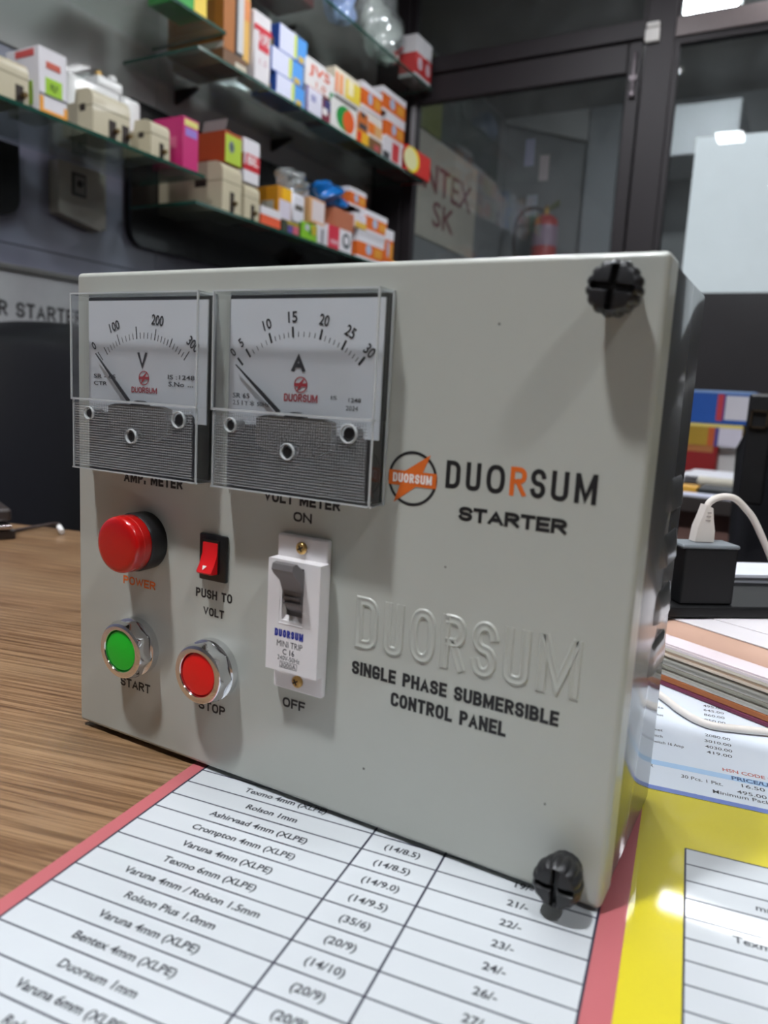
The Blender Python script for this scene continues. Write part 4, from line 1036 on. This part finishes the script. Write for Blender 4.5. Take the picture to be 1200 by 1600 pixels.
# white board behind the glass at right, with glow added to brighten it, and small tag on the frame
single('white_panel_board', MB().prism([(-.222, .612), (.9, .604), (.9, 1.150), (-.222, 1.182)], -.03, -.022, ff(PY)), mat('white_board_added_glow', (234, 236, 238), .5, noise=.01, emit=.72), 'large blank white panel with added glow behind the glass at the right', 'board', (.3, PY + .026, .60))
tg = thing('door_sensor', 'small white sensor stuck on the dark frame above the door', 'sensor', (-.41, PY - .03, 1.52))
obj('sensor_body', MB().box(-.436, -.386, PY - .048, PY - .030, 1.520, 1.568, bev=.003), mat('sensor_white', (222, 218, 214), .5), tg)
obj('sensor_cap', MB().box(-.434, -.388, PY - .046, PY - .030, 1.572, 1.590, bev=.003), mat('sensor_white', (222, 218, 214), .5), tg)
single('pale_cabinet', MB().box(-.62, -.20, BY - .5, BY - .05, 1.45, 1.70, bev=.01), mat('cabinet_pale', (176, 178, 180), .5), 'pale overhead unit beyond the glass above the white board', 'cabinet', (-.4, BY - .3, 1.45))

# ================================================================== GLASS SHELVES
XF = -1.322
m_gl = clear('shelf_glass', (.84, .91, .88), 1.55, .02, haze=.10, hazecol=(.6, .64, .62), boost=1.6)
m_ge = mat('green_glass_edge', (30, 74, 62), .15, coat=.6, noise=.1)
m_brk = mat('dark_bracket', (34, 24, 26), .4, metal=.3)
SH = {'A': (.755, .30, 1.521, 'long glass shelf at the lower left carrying fuse carriers'), 'E': (1.169, .30, 1.598, 'glass shelf at the upper left holding a green carton'),
      'B': (1.090, 1.486, 2.890, 'middle right glass shelf crowded with coloured cartons'), 'D': (1.474, 1.486, 2.925, 'top right glass shelf with plastic bags'),
      'C': (.679, 1.486, 2.900, 'lowest right glass shelf above the control panel')}
for k, (z, y0, y1, lb) in SH.items():
    t = thing('glass_shelf', lb, 'shelf', (WX, (y0 + y1) / 2, z - .009))
    T_ = .009; WB = WX + (.032 if k in 'AC' else .002)
    mb = MB(); mb.add([(WB, y0, z - .0002), (XF, y0, z - .0002), (XF, y1, z - .0002), (WB, y1, z - .0002)], [(0, 1, 2, 3)]).add([(WB, y0, z - T_), (XF, y0, z - T_), (XF, y1, z - T_), (WB, y1, z - T_)], [(3, 2, 1, 0)])
    obj('glass_pane', mb, m_gl, t)
    obj('polished_edge', MB().box(XF, XF + .0015, y0, y1, z - T_, z).box(WB, XF, y0 - .0015, y0, z - T_, z).box(WB, XF, y1, y1 + .0015, z - T_, z), m_ge, t)
    for yy in {'A': (.75,), 'E': (.9,), 'B': (1.70, 2.2), 'C': (2.3,), 'D': (2.2,)}[k]:
        obj('bracket', MB().prism([(WB, z - T_), (XF - .20, z - T_), (XF - .20, z - T_ - .006), (WB + .015, z - T_ - .035), (WB, z - T_ - .04)], -yy - .006, -yy + .006, frame((0, 0, 0), (1, 0, 0), (0, 0, 1))), m_brk, t)

# ---- cream fuse carriers
m_cream = mat('cream_bakelite', (196, 186, 158), .42, coat=.1, noise=.03)
m_slot = mat('fuse_slot_dark', (44, 32, 24), .6)
m_term = mat('fuse_terminal', (110, 88, 52), .4, metal=.7)
def fuse(label, x1, dep, y0, y1, z0, h, slots, group='cream fuse carriers on the glass shelves'):
    t = thing('fuse_carrier', label, 'fuse carrier', (x1 - dep / 2, (y0 + y1) / 2, z0), group)
    r = min(.03, h * .25)
    prof = [(x1 - dep, z0), (x1, z0), (x1, z0 + h - r)] + [(x1 - r + r * math.cos(math.radians(a)), z0 + h - r + r * math.sin(math.radians(a))) for a in range(15, 91, 15)] + [(x1 - dep * .55, z0 + h), (x1 - dep * .60, z0 + h * .72), (x1 - dep, z0 + h * .70)]
    mb = MB(); mb.prism(prof, -y1, -y0, frame((0, 0, 0), (1, 0, 0), (0, 0, 1)), smooth=False)
    obj('carrier_body', mb, m_cream, t)
    obj('grip_line', MB().box(x1 - dep * .5, x1 + .0008, y0 - .0008, y1 + .0008, z0 + h * .60, z0 + h * .615), mat('dark_cream', (120, 110, 88), .6), t)  # darker cream line around the carrier
    for s_ in slots:
        ya = y0 + s_ * (y1 - y0); wd = min(.022, (y1 - y0) * .22)
        obj('terminal_slot', MB().box(x1 - .001, x1 + .0010, ya, ya + wd, z0 + .001, z0 + h * .42), m_slot, t)
        obj('terminal_screw', MB().lathe([(.006, 0), (.006, .012)], 10, frame((x1, ya + wd * .9, z0 + h * .2), (0, 1, 0), (0, 0, 1))), m_term, t)
    obj('side_slot', MB().box(x1 - dep * .42, x1 - dep * .24, y0 - .0008, y0 + .0002, z0 + h * .50, z0 + h * .66), m_slot, t)
zA, zB, zC, zD, zE = .7552, 1.0902, .6792, 1.4742, 1.1692
fuse('cream fuse carrier at the left end of the lower shelf', XF - .004, .13, .868, .955, zA, .088, (.62,))
fuse('wide cream fuse carrier right of the tall white carton', XF - .004, .11, 1.130, 1.246, zA, .105, (.42, .78))
fuse('small cream fuse carrier left of the magenta carton', XF - .004, .11, 1.318, 1.385, zA, .092, (.45,))
fuse('large cream fuse carrier at the left end of the lowest right shelf', XF - .004, .26, 1.601, 1.688, zC, .142, (.40,))
fuse('narrow cream fuse carrier under the red and white carton', XF - .004, .14, 1.702, 1.776, zC, .108, (.45,))
# white ceramic pieces behind
t = thing('white_switch_parts', 'white plastic switch part leaning behind the wide fuse carrier', 'switch', (-1.49, 1.25, zA))
m_wpl = mat('white_plastic_part', (224, 224, 222), .3, coat=.3)
obj('body', MB().box(-1.525, -1.455, 1.165, 1.330, zA, .925, bev=.008), m_wpl, t)
obj('tower', MB().box(-1.520, -1.460, 1.262, 1.345, .9255, .955, bev=.006), m_wpl, t)
obj('side_piece', MB().box(-1.520, -1.450, 1.334, 1.402, zA, .928, bev=.012), m_wpl, t)
obj('brass_cap', MB().lathe([(.010, 0), (.010, .008), (.004, .013)], 14, Matrix.Translation((-1.475, 1.275, .9555))), m_brass, t)
obj('round_cap', MB().lathe([(.013, 0), (.012, .012), (.004, .016)], 16, Matrix.Translation((-1.475, 1.320, .9555))), m_wpl, t)

W_ = (226, 222, 226); OR = (222, 104, 30); RD = (196, 34, 44)
c = carton('tall_white_carton', 'tall white carton with a lime green patch on the lower left shelf', XF - .004, .115, .982, 1.056, zA, zA + .140, W_,
           patches=[('x', .22, .30, .82, .56, (160, 206, 40)), ('x', 0, 0, .14, .25, (236, 160, 50)), ('x', 0, 0, 1, .06, (236, 160, 50)), ('x', .88, 0, 1, .18, (236, 160, 50)), ('x', .25, .70, .75, .80, (200, 90, 70)), ('y', .30, .86, .85, .96, (206, 84, 80)), ('y', .55, .12, .80, .48, (150, 196, 40)), ('x', 0, .28, 1, .295, (90, 92, 100))],
           texts=[('x', 'PLY', .38, .38, .66, .48, (70, 100, 30))])
carton('magenta_carton', 'magenta carton at the right end of the lower left shelf', XF - .004, .115, 1.435, 1.497, zA, zA + .136, (196, 30, 110),
       patches=[('x', .1, .84, .95, .96, (222, 214, 120)), ('x', .15, .64, .9, .80, (150, 120, 200)), ('y', .2, .40, .8, .62, (206, 90, 130))])
# shelf E
carton('green_carton', 'green carton on the upper left shelf', XF - .004, .10, 1.40, 1.52, zE, zE + .12, (30, 160, 50), patches=[('x', .6, 0, 1, 1, (240, 206, 70))])
# shelf C
t = carton('orange_lime_carton', 'opened orange carton with lime front on the large fuse carrier', XF - .012, .11, 1.618, 1.694, zC + .1432, zC + .232, (168, 66, 26), patches=[('x', .02, .0, .98, .9, (176, 200, 62)), ('ox', .22, .34, .55, .72, (110, 120, 130))],
           texts=[('x', 'e', .30, .42, .48, .62, (60, 80, 70))])
obj('open_flap', MB().prism([(XF - .105, zC + .232), (XF - .012, zC + .232), (XF - .004, zC + .262), (XF - .095, zC + .262)], -1.6195, -1.6185, frame((0, 0, 0), (1, 0, 0), (0, 0, 1))), mat('grey_card', (150, 138, 136), .6), t)
obj('open_flap', MB().box(XF - .10, XF - .06, 1.69, 1.692, zC + .232, zC + .262), mat('brown_card', (90, 50, 36), .6), t)
carton('red_white_carton', 'tall red and white carton standing on the narrow fuse carrier', XF - .008, .10, 1.702, 1.776, zC + .1085, zC + .236, W_, patches=[('x', 0, .28, 1, .40, RD), ('x', .1, .40, 1, .66, (206, 60, 70)), ('y', 0, .28, 1, .66, (150, 40, 44))], texts=[('x', 'BIL', .22, .42, .9, .62, (240, 236, 236))])
carton('white_orange_carton', 'low carton, white above and orange below, on the lowest shelf', XF - .004, .09, 1.786, 1.890, zC, zC + .056, (232, 96, 60), patches=[('both', 0, .55, 1, 1, W_)])
carton('purple_carton', 'dark multicoloured carton under the yellow carton', XF - .010, .09, 1.905, 2.000, zC, zC + .040, (60, 66, 52), patches=[('x', .35, .1, .62, .7, (96, 80, 150)), ('x', .66, .1, 1, .9, (206, 100, 120)), ('x', .3, .72, .98, 1, (170, 150, 40))])
carton('yellow_carton', 'amber yellow carton above the multicoloured carton', XF - .014, .12, 1.885, 1.958, zC + .0405, zC + .142, (206, 138, 20), patches=[('x', .1, .02, .95, .60, (216, 208, 220)), ('x', .3, .62, 1, 1, (240, 182, 20)), ('y', .42, .22, .85, .55, (180, 176, 160))])
t = carton('white_breaker', 'white breaker with dark window beside the amber carton', XF - .010, .07, 1.960, 2.036, zC + .0405, zC + .140, (222, 220, 226), cat='breaker', patches=[('x', .2, .45, .8, .62, (90, 84, 76))], bev=.008)
carton('small_green_carton', 'small bright green carton on the lowest shelf', XF - .006, .08, 2.010, 2.105, zC, zC + .056, (130, 190, 40), patches=[('x', .25, .55, .5, .9, (190, 190, 200)), ('x', .5, .35, .68, .7, (30, 130, 40)), ('x', .65, .4, .95, .95, (196, 170, 50)), ('y', 0, 0, 1, 1, (70, 130, 40))])
carton('beige_carton', 'beige carton with white label between the breaker and the terracotta carton', XF - .012, .09, 2.068, 2.160, zC + .064, zC + .150, (214, 164, 116), patches=[('x', .12, .12, .95, .92, (224, 212, 212))])
carton('filler_carton', 'plain white carton between the green and the pink cartons', XF - .004, .09, 2.108, 2.168, zC, zC + .064, (214, 210, 214), patches=[('x', .38, .05, .56, .8, (90, 92, 100))])
carton('pink_white_carton', 'pink red and white carton with a black ring on the lowest shelf', XF - .004, .10, 2.171, 2.338, zC, zC + .080, W_, patches=[('x', .02, .0, .46, 1, (212, 52, 74)), ('ox', .60, .18, .92, .86, (36, 46, 50)), ('ox', .66, .34, .86, .74, W_), ('x', .12, .22, .42, .38, (226, 170, 180))])
carton('terracotta_carton', 'plain terracotta brown carton on the pink and white carton', XF - .006, .10, 2.215, 2.350, zC + .0805, zC + .148, (186, 112, 82))
carton('printed_white_carton', 'white carton with dark print behind the blue bag', XF - .145, .07, 2.25, 2.42, zC + .1485, zC + .225, (206, 206, 214), patches=[('x', .3, .1, .55, .8, (70, 80, 100)), ('x', .6, .1, .8, .6, (180, 120, 130))])
# orange switch cartons
def orange_box(label, y0, y1, z0, z1, dep=.11, x1=XF - .006, gr='orange and white switch cartons'):
    return carton('orange_switch_carton', label, x1, dep, y0, y1, z0, z1, OR, group=gr,
                  patches=[('both', 0, .74, 1, 1, W_, 'white_lid'), ('both', 0, 0, 1, .12, W_, 'white_base'), ('ox', .30, .26, .52, .72, (176, 190, 214), 'blue_oval'), ('x', .62, .24, .92, .64, (222, 150, 50), 'amber_panel')])
orange_box('lowest orange and white switch carton on the lowest shelf', 2.385, 2.590, zC, zC + .085)
orange_box('orange switch carton in the middle of the stack on the lowest shelf', 2.440, 2.607, zC + .108, zC + .188)
orange_box('topmost small orange switch carton beside the blue bag', 2.347, 2.470, zC + .1885, zC + .255, x1=XF - .03)
orange_box('narrow orange switch carton at the far end of the lowest shelf', 2.594, 2.668, zC, zC + .150)
carton('flat_white_carton', 'flat white carton between two orange cartons on the lowest shelf', XF - .006, .11, 2.385, 2.600, zC + .0855, zC + .1075, (206, 202, 206))
carton('white_yellow_carton', 'small white and yellow carton beside the terracotta carton', XF - .004, .08, 2.352, 2.438, zC + .108, zC + .160, W_, patches=[('x', .05, .0, 1, .45, (222, 180, 70)), ('ox', .3, .42, .85, .95, (226, 216, 226))])
single('amber_pot', MB().lathe([(.022, 0), (.024, .02), (.018, .035), (.006, .042)], 18, Matrix.Translation((XF - .03, 2.70, zC))), mat('amber_plastic', (220, 160, 40), .4), 'small amber pot at the far end of the lowest shelf', 'pot', (XF - .03, 2.70, zC))
# bags on shelf C
def crumple(name, label, cx, cy, z0, rx, ry, rz, m_, seed, amp=.18, cat='plastic bag', parts=None):
    rnd = random.Random(seed); ph = [(rnd.uniform(0, 6), rnd.uniform(2, 6), rnd.uniform(2, 6)) for _ in range(6)]
    nu, nv = 40, 24; vs = []
    for j in range(nv + 1):
        th = PI * j / nv
        for i in range(nu):
            a = 2 * PI * i / nu
            r_ = 1 + sum(amp / (1 + k * .5) * math.sin(p + u_ * a + v_ * th * 1.3) * math.sin(th) for k, (p, u_, v_) in enumerate([(p_, round(u_), v_) for p_, u_, v_ in ph]))
            zz = math.cos(th) * r_
            vs.append((cx + rx * math.sin(th) * math.cos(a) * r_, cy + ry * math.sin(th) * math.sin(a) * r_, max(z0, z0 + rz + rz * zz)))
    fs = [(j * nu + i, j * nu + (i + 1) % nu, (j + 1) * nu + (i + 1) % nu, (j + 1) * nu + i) for j in range(nv) for i in range(nu)]
    mb = MB(); mb.add(vs, fs, 0, False)
    o = single(name, mb, m_, label, cat, (cx, cy, z0)); return o
m_blue = mat('blue_plastic_film', (20, 110, 190), .18, coat=.8, bump=.3, nscale=30, noise=.1)
m_film = clear('clear_film', (.92, .94, .95), 1.5, .05, haze=.22, hazecol=(.9, .95, .95), boost=3)
crumple('blue_plastic_bag', 'shiny blue plastic bag on the terracotta carton', XF - .045, 2.225, zC + .1515, .045, .095, .042, m_blue, 3)
crumple('clear_plastic_bag', 'clear crumpled plastic bag left of the blue bag', XF - .060, 2.025, zC + .152, .045, .075, .040, m_film, 5)
# shelf B
t = carton('brown_carton', 'large brown orange carton at the left end of the middle shelf', XF - .012, .22, 1.601, 1.652, zB + .042, zB + .26, (168, 98, 26), patches=[('y', 0, 0, 1, .08, (190, 180, 170)), ('y', .52, .62, .98, 1.0, (226, 186, 60))])
carton('brown_tray', 'flat brown carton lying under the large brown carton', XF - .010, .20, 1.60, 1.705, zB, zB + .041, (110, 74, 42), patches=[('x', .5, .1, 1, .5, (200, 190, 170))])
carton('black_white_carton', 'narrow black and white carton between brown and yellow cartons', XF - .012, .16, 1.655, 1.690, zB + .0415, zB + .26, (40, 40, 44), patches=[('x', .25, .05, 1, 1, (206, 204, 204))])
carton('amber_carton', 'narrow amber carton left of the tall white and red carton', XF - .020, .12, 1.694, 1.728, zB + .0415, zB + .235, (222, 176, 90), patches=[('x', 0, .6, 1, .9, (220, 140, 80))])
carton('white_red_tall_carton', 'tall white and red carton on the middle shelf', XF - .004, .07, 1.730, 1.815, zB, zB + .200, (222, 216, 218), patches=[('x', 0, .72, 1, .80, (206, 30, 50)), ('x', .25, .46, .85, .56, (206, 40, 60))],
       texts=[('x', 'SU', .25, .56, .8, .72, (206, 30, 50)), ('x', '1.5', .3, .26, .75, .34, (200, 160, 170))], bev=.006)
for lb, y0, y1, za, zb in (('lowest of the three blue and white cartons', 1.845, 2.000, 0, .061), ('middle one of the three blue and white cartons', 1.820, 1.990, .0615, .132), ('topmost of the three blue and white cartons', 1.858, 2.008, .1325, .212)):
    carton('blue_white_carton', lb, XF - .006 - za * .02, .10, y0, y1, zB + za, zB + zb, (44, 88, 176), group='blue and white cartons stacked on the middle shelf',
           patches=[('x', .02, .06, .62, 1, (214, 216, 236)), ('x', .54, .1, .64, .95, (200, 214, 50)), ('x', .64, .05, 1, .95, (70, 150, 226)), ('x', .7, .05, .9, .28, (200, 170, 70)), ('y', .3, .1, .8, .5, (150, 130, 60))])
carton('dark_sliver_carton', 'small red and blue carton behind the white purple carton', XF - .004, .09, 2.108, 2.156, zB, zB + .072, (120, 40, 60), patches=[('x', .2, .5, 1, 1, (60, 60, 110)), ('x', .0, .3, .6, .6, (226, 220, 220))])
carton('white_purple_carton', 'white carton with purple edge below the red lettered carton', XF - .004, .10, 2.009, 2.104, zB, zB + .082, (214, 212, 226), patches=[('x', 0, 0, .10, 1, (90, 60, 140)), ('x', .3, .5, .6, .75, (150, 150, 190))])
carton('red_letter_carton', 'white carton with red orange lettering above the white purple carton', XF - .006, .11, 2.000, 2.180, zB + .0825, zB + .165, (222, 216, 214), patches=[('x', .1, .0, .8, .02, (206, 100, 60)), ('x', .84, .02, .98, .3, (30, 140, 80))],
       texts=[('x', 'JVS', .12, .42, .82, .90, (214, 84, 40)), ('x', '1.0', .35, .1, .7, .34, (214, 130, 110))])
carton('small_white_carton', 'small white carton on top of the red lettered carton', XF - .03, .07, 2.04, 2.16, zB + .1655, zB + .190, (210, 208, 206))
carton('green_orange_circle_carton', 'white carton with a green and orange circle on the middle shelf', XF - .004, .11, 2.160, 2.335, zB, zB + .098, (220, 218, 214), patches=[('ox', .20, .08, .86, .92, (30, 140, 60)), ('ox', .45, .08, .90, .86, (222, 92, 34))])
carton('thin_white_carton', 'thin white carton under the yellow orange striped carton', XF - .006, .11, 2.175, 2.350, zB + .0985, zB + .122, (206, 204, 206), patches=[('x', .05, .1, .9, .6, (96, 90, 80))])
carton('yellow_stripe_carton', 'white carton with orange and yellow stripes on the middle shelf', XF - .006, .11, 2.180, 2.352, zB + .1225, zB + .205, (224, 212, 190), patches=[('x', .02, .0, .12, .8, (230, 130, 80)), ('x', .18, .0, .30, .8, (236, 150, 90)), ('x', .42, .0, 1, .8, (232, 206, 70)), ('x', .52, .2, .72, .8, (244, 232, 190))])
orange_box('orange switch carton at the top left of the middle shelf stack', 2.365, 2.515, zB + .131, zB + .222)
orange_box('orange switch carton at the top right of the middle shelf stack', 2.520, 2.712, zB + .170, zB + .258)
orange_box('orange switch carton in the second row at the right of the middle shelf', 2.560, 2.711, zB + .080, zB + .1695)
carton('pale_orange_carton', 'orange and cream carton in the second row of the middle shelf', XF - .008, .10, 2.425, 2.531, zB + .046, zB + .130, (226, 216, 206), patches=[('x', 0, .15, .45, .62, (226, 120, 36)), ('x', .45, .15, 1, .62, (222, 170, 110))])
carton('dark_logo_carton', 'orange carton with dark print left of the orange and cream carton', XF - .008, .10, 2.343, 2.422, zB + .046, zB + .130, (198, 110, 50), patches=[('x', .2, .1, .9, .34, (70, 66, 70)), ('x', .0, .8, 1, 1, (214, 206, 206)), ('x', .35, .6, .7, .8, (50, 46, 52))])
carton('red_yellow_carton', 'small red and yellow carton low on the middle shelf', XF - .004, .09, 2.340, 2.428, zB, zB + .045, (232, 178, 40), patches=[('x', 0, .05, .35, .9, (222, 60, 30))])
carton('brown_small_carton', 'small brown red carton beside the white and red striped carton', XF - .004, .09, 2.430, 2.530, zB, zB + .045, (120, 84, 50), patches=[('x', .4, .1, .8, .6, (190, 90, 90))])
carton('white_stripe_carton', 'white carton with a red stripe next to the red emblem box', XF - .004, .10, 2.533, 2.700, zB, zB + .079, (222, 218, 222), patches=[('x', .48, .08, .82, .96, (206, 60, 66)), ('x', .05, .05, .35, .35, (44, 44, 48))])
t = carton('red_emblem_box', 'red box with a round cream and yellow emblem at the end of the middle shelf', XF + .010, .14, 2.714, 2.935, zB, zB + .098, (206, 34, 26), patches=[('ox', -.10, .0, .52, 1.0, (236, 214, 20)), ('ox', -.12, .06, .42, .92, (222, 216, 160))])
# shelf D
crumple('blue_print_bag', 'clear bag with blue and white packets at the left of the top shelf', XF - .06, 2.27, zD, .05, .075, .075, mat('blue_white_packets', (150, 172, 214), .3, coat=.6, noise=.5, nscale=30), 8)
wbag = crumple('white_plastic_bag', 'large crumpled clear bag of white parts on the top shelf', XF - .075, 2.60, zD, .065, .155, .135, m_film, 11, amp=.12)
heap = crumple('bag_contents', 'pale parts packed inside the bag', XF - .080, 2.60, zD, .050, .125, .105, mat('pale_parts', (226, 232, 222), .35, coat=.6, noise=.25, nscale=40), 12, amp=.14, cat='parts')
heap.parent = wbag; heap.location = Vector(heap.location) - Vector(wbag.location); del heap['category']; heap['kind'] = 'stuff'
for k, (ya, yb_) in enumerate(((2.775, 2.845), (2.850, 2.915))):
    carton('red_white_top_carton', ('nearer' if k == 0 else 'farther') + ' of the two red and white cartons at the end of the top shelf', XF - .004, .08, ya, yb_, zD, zD + .165, (216, 212, 214), group='red and white cartons on the top shelf',
           patches=[('x', .0, .10, 1, .58, (206, 50, 50)), ('y', 0, .10, 1, .58, (196, 60, 60)), ('ox', .2, .2, .8, .5, (226, 200, 210))])
carton('dark_red_carton', 'dark red carton lying on the top shelf seen through the glass', XF - .08, .16, 1.72, 2.14, zD, zD + .07, (110, 26, 28))
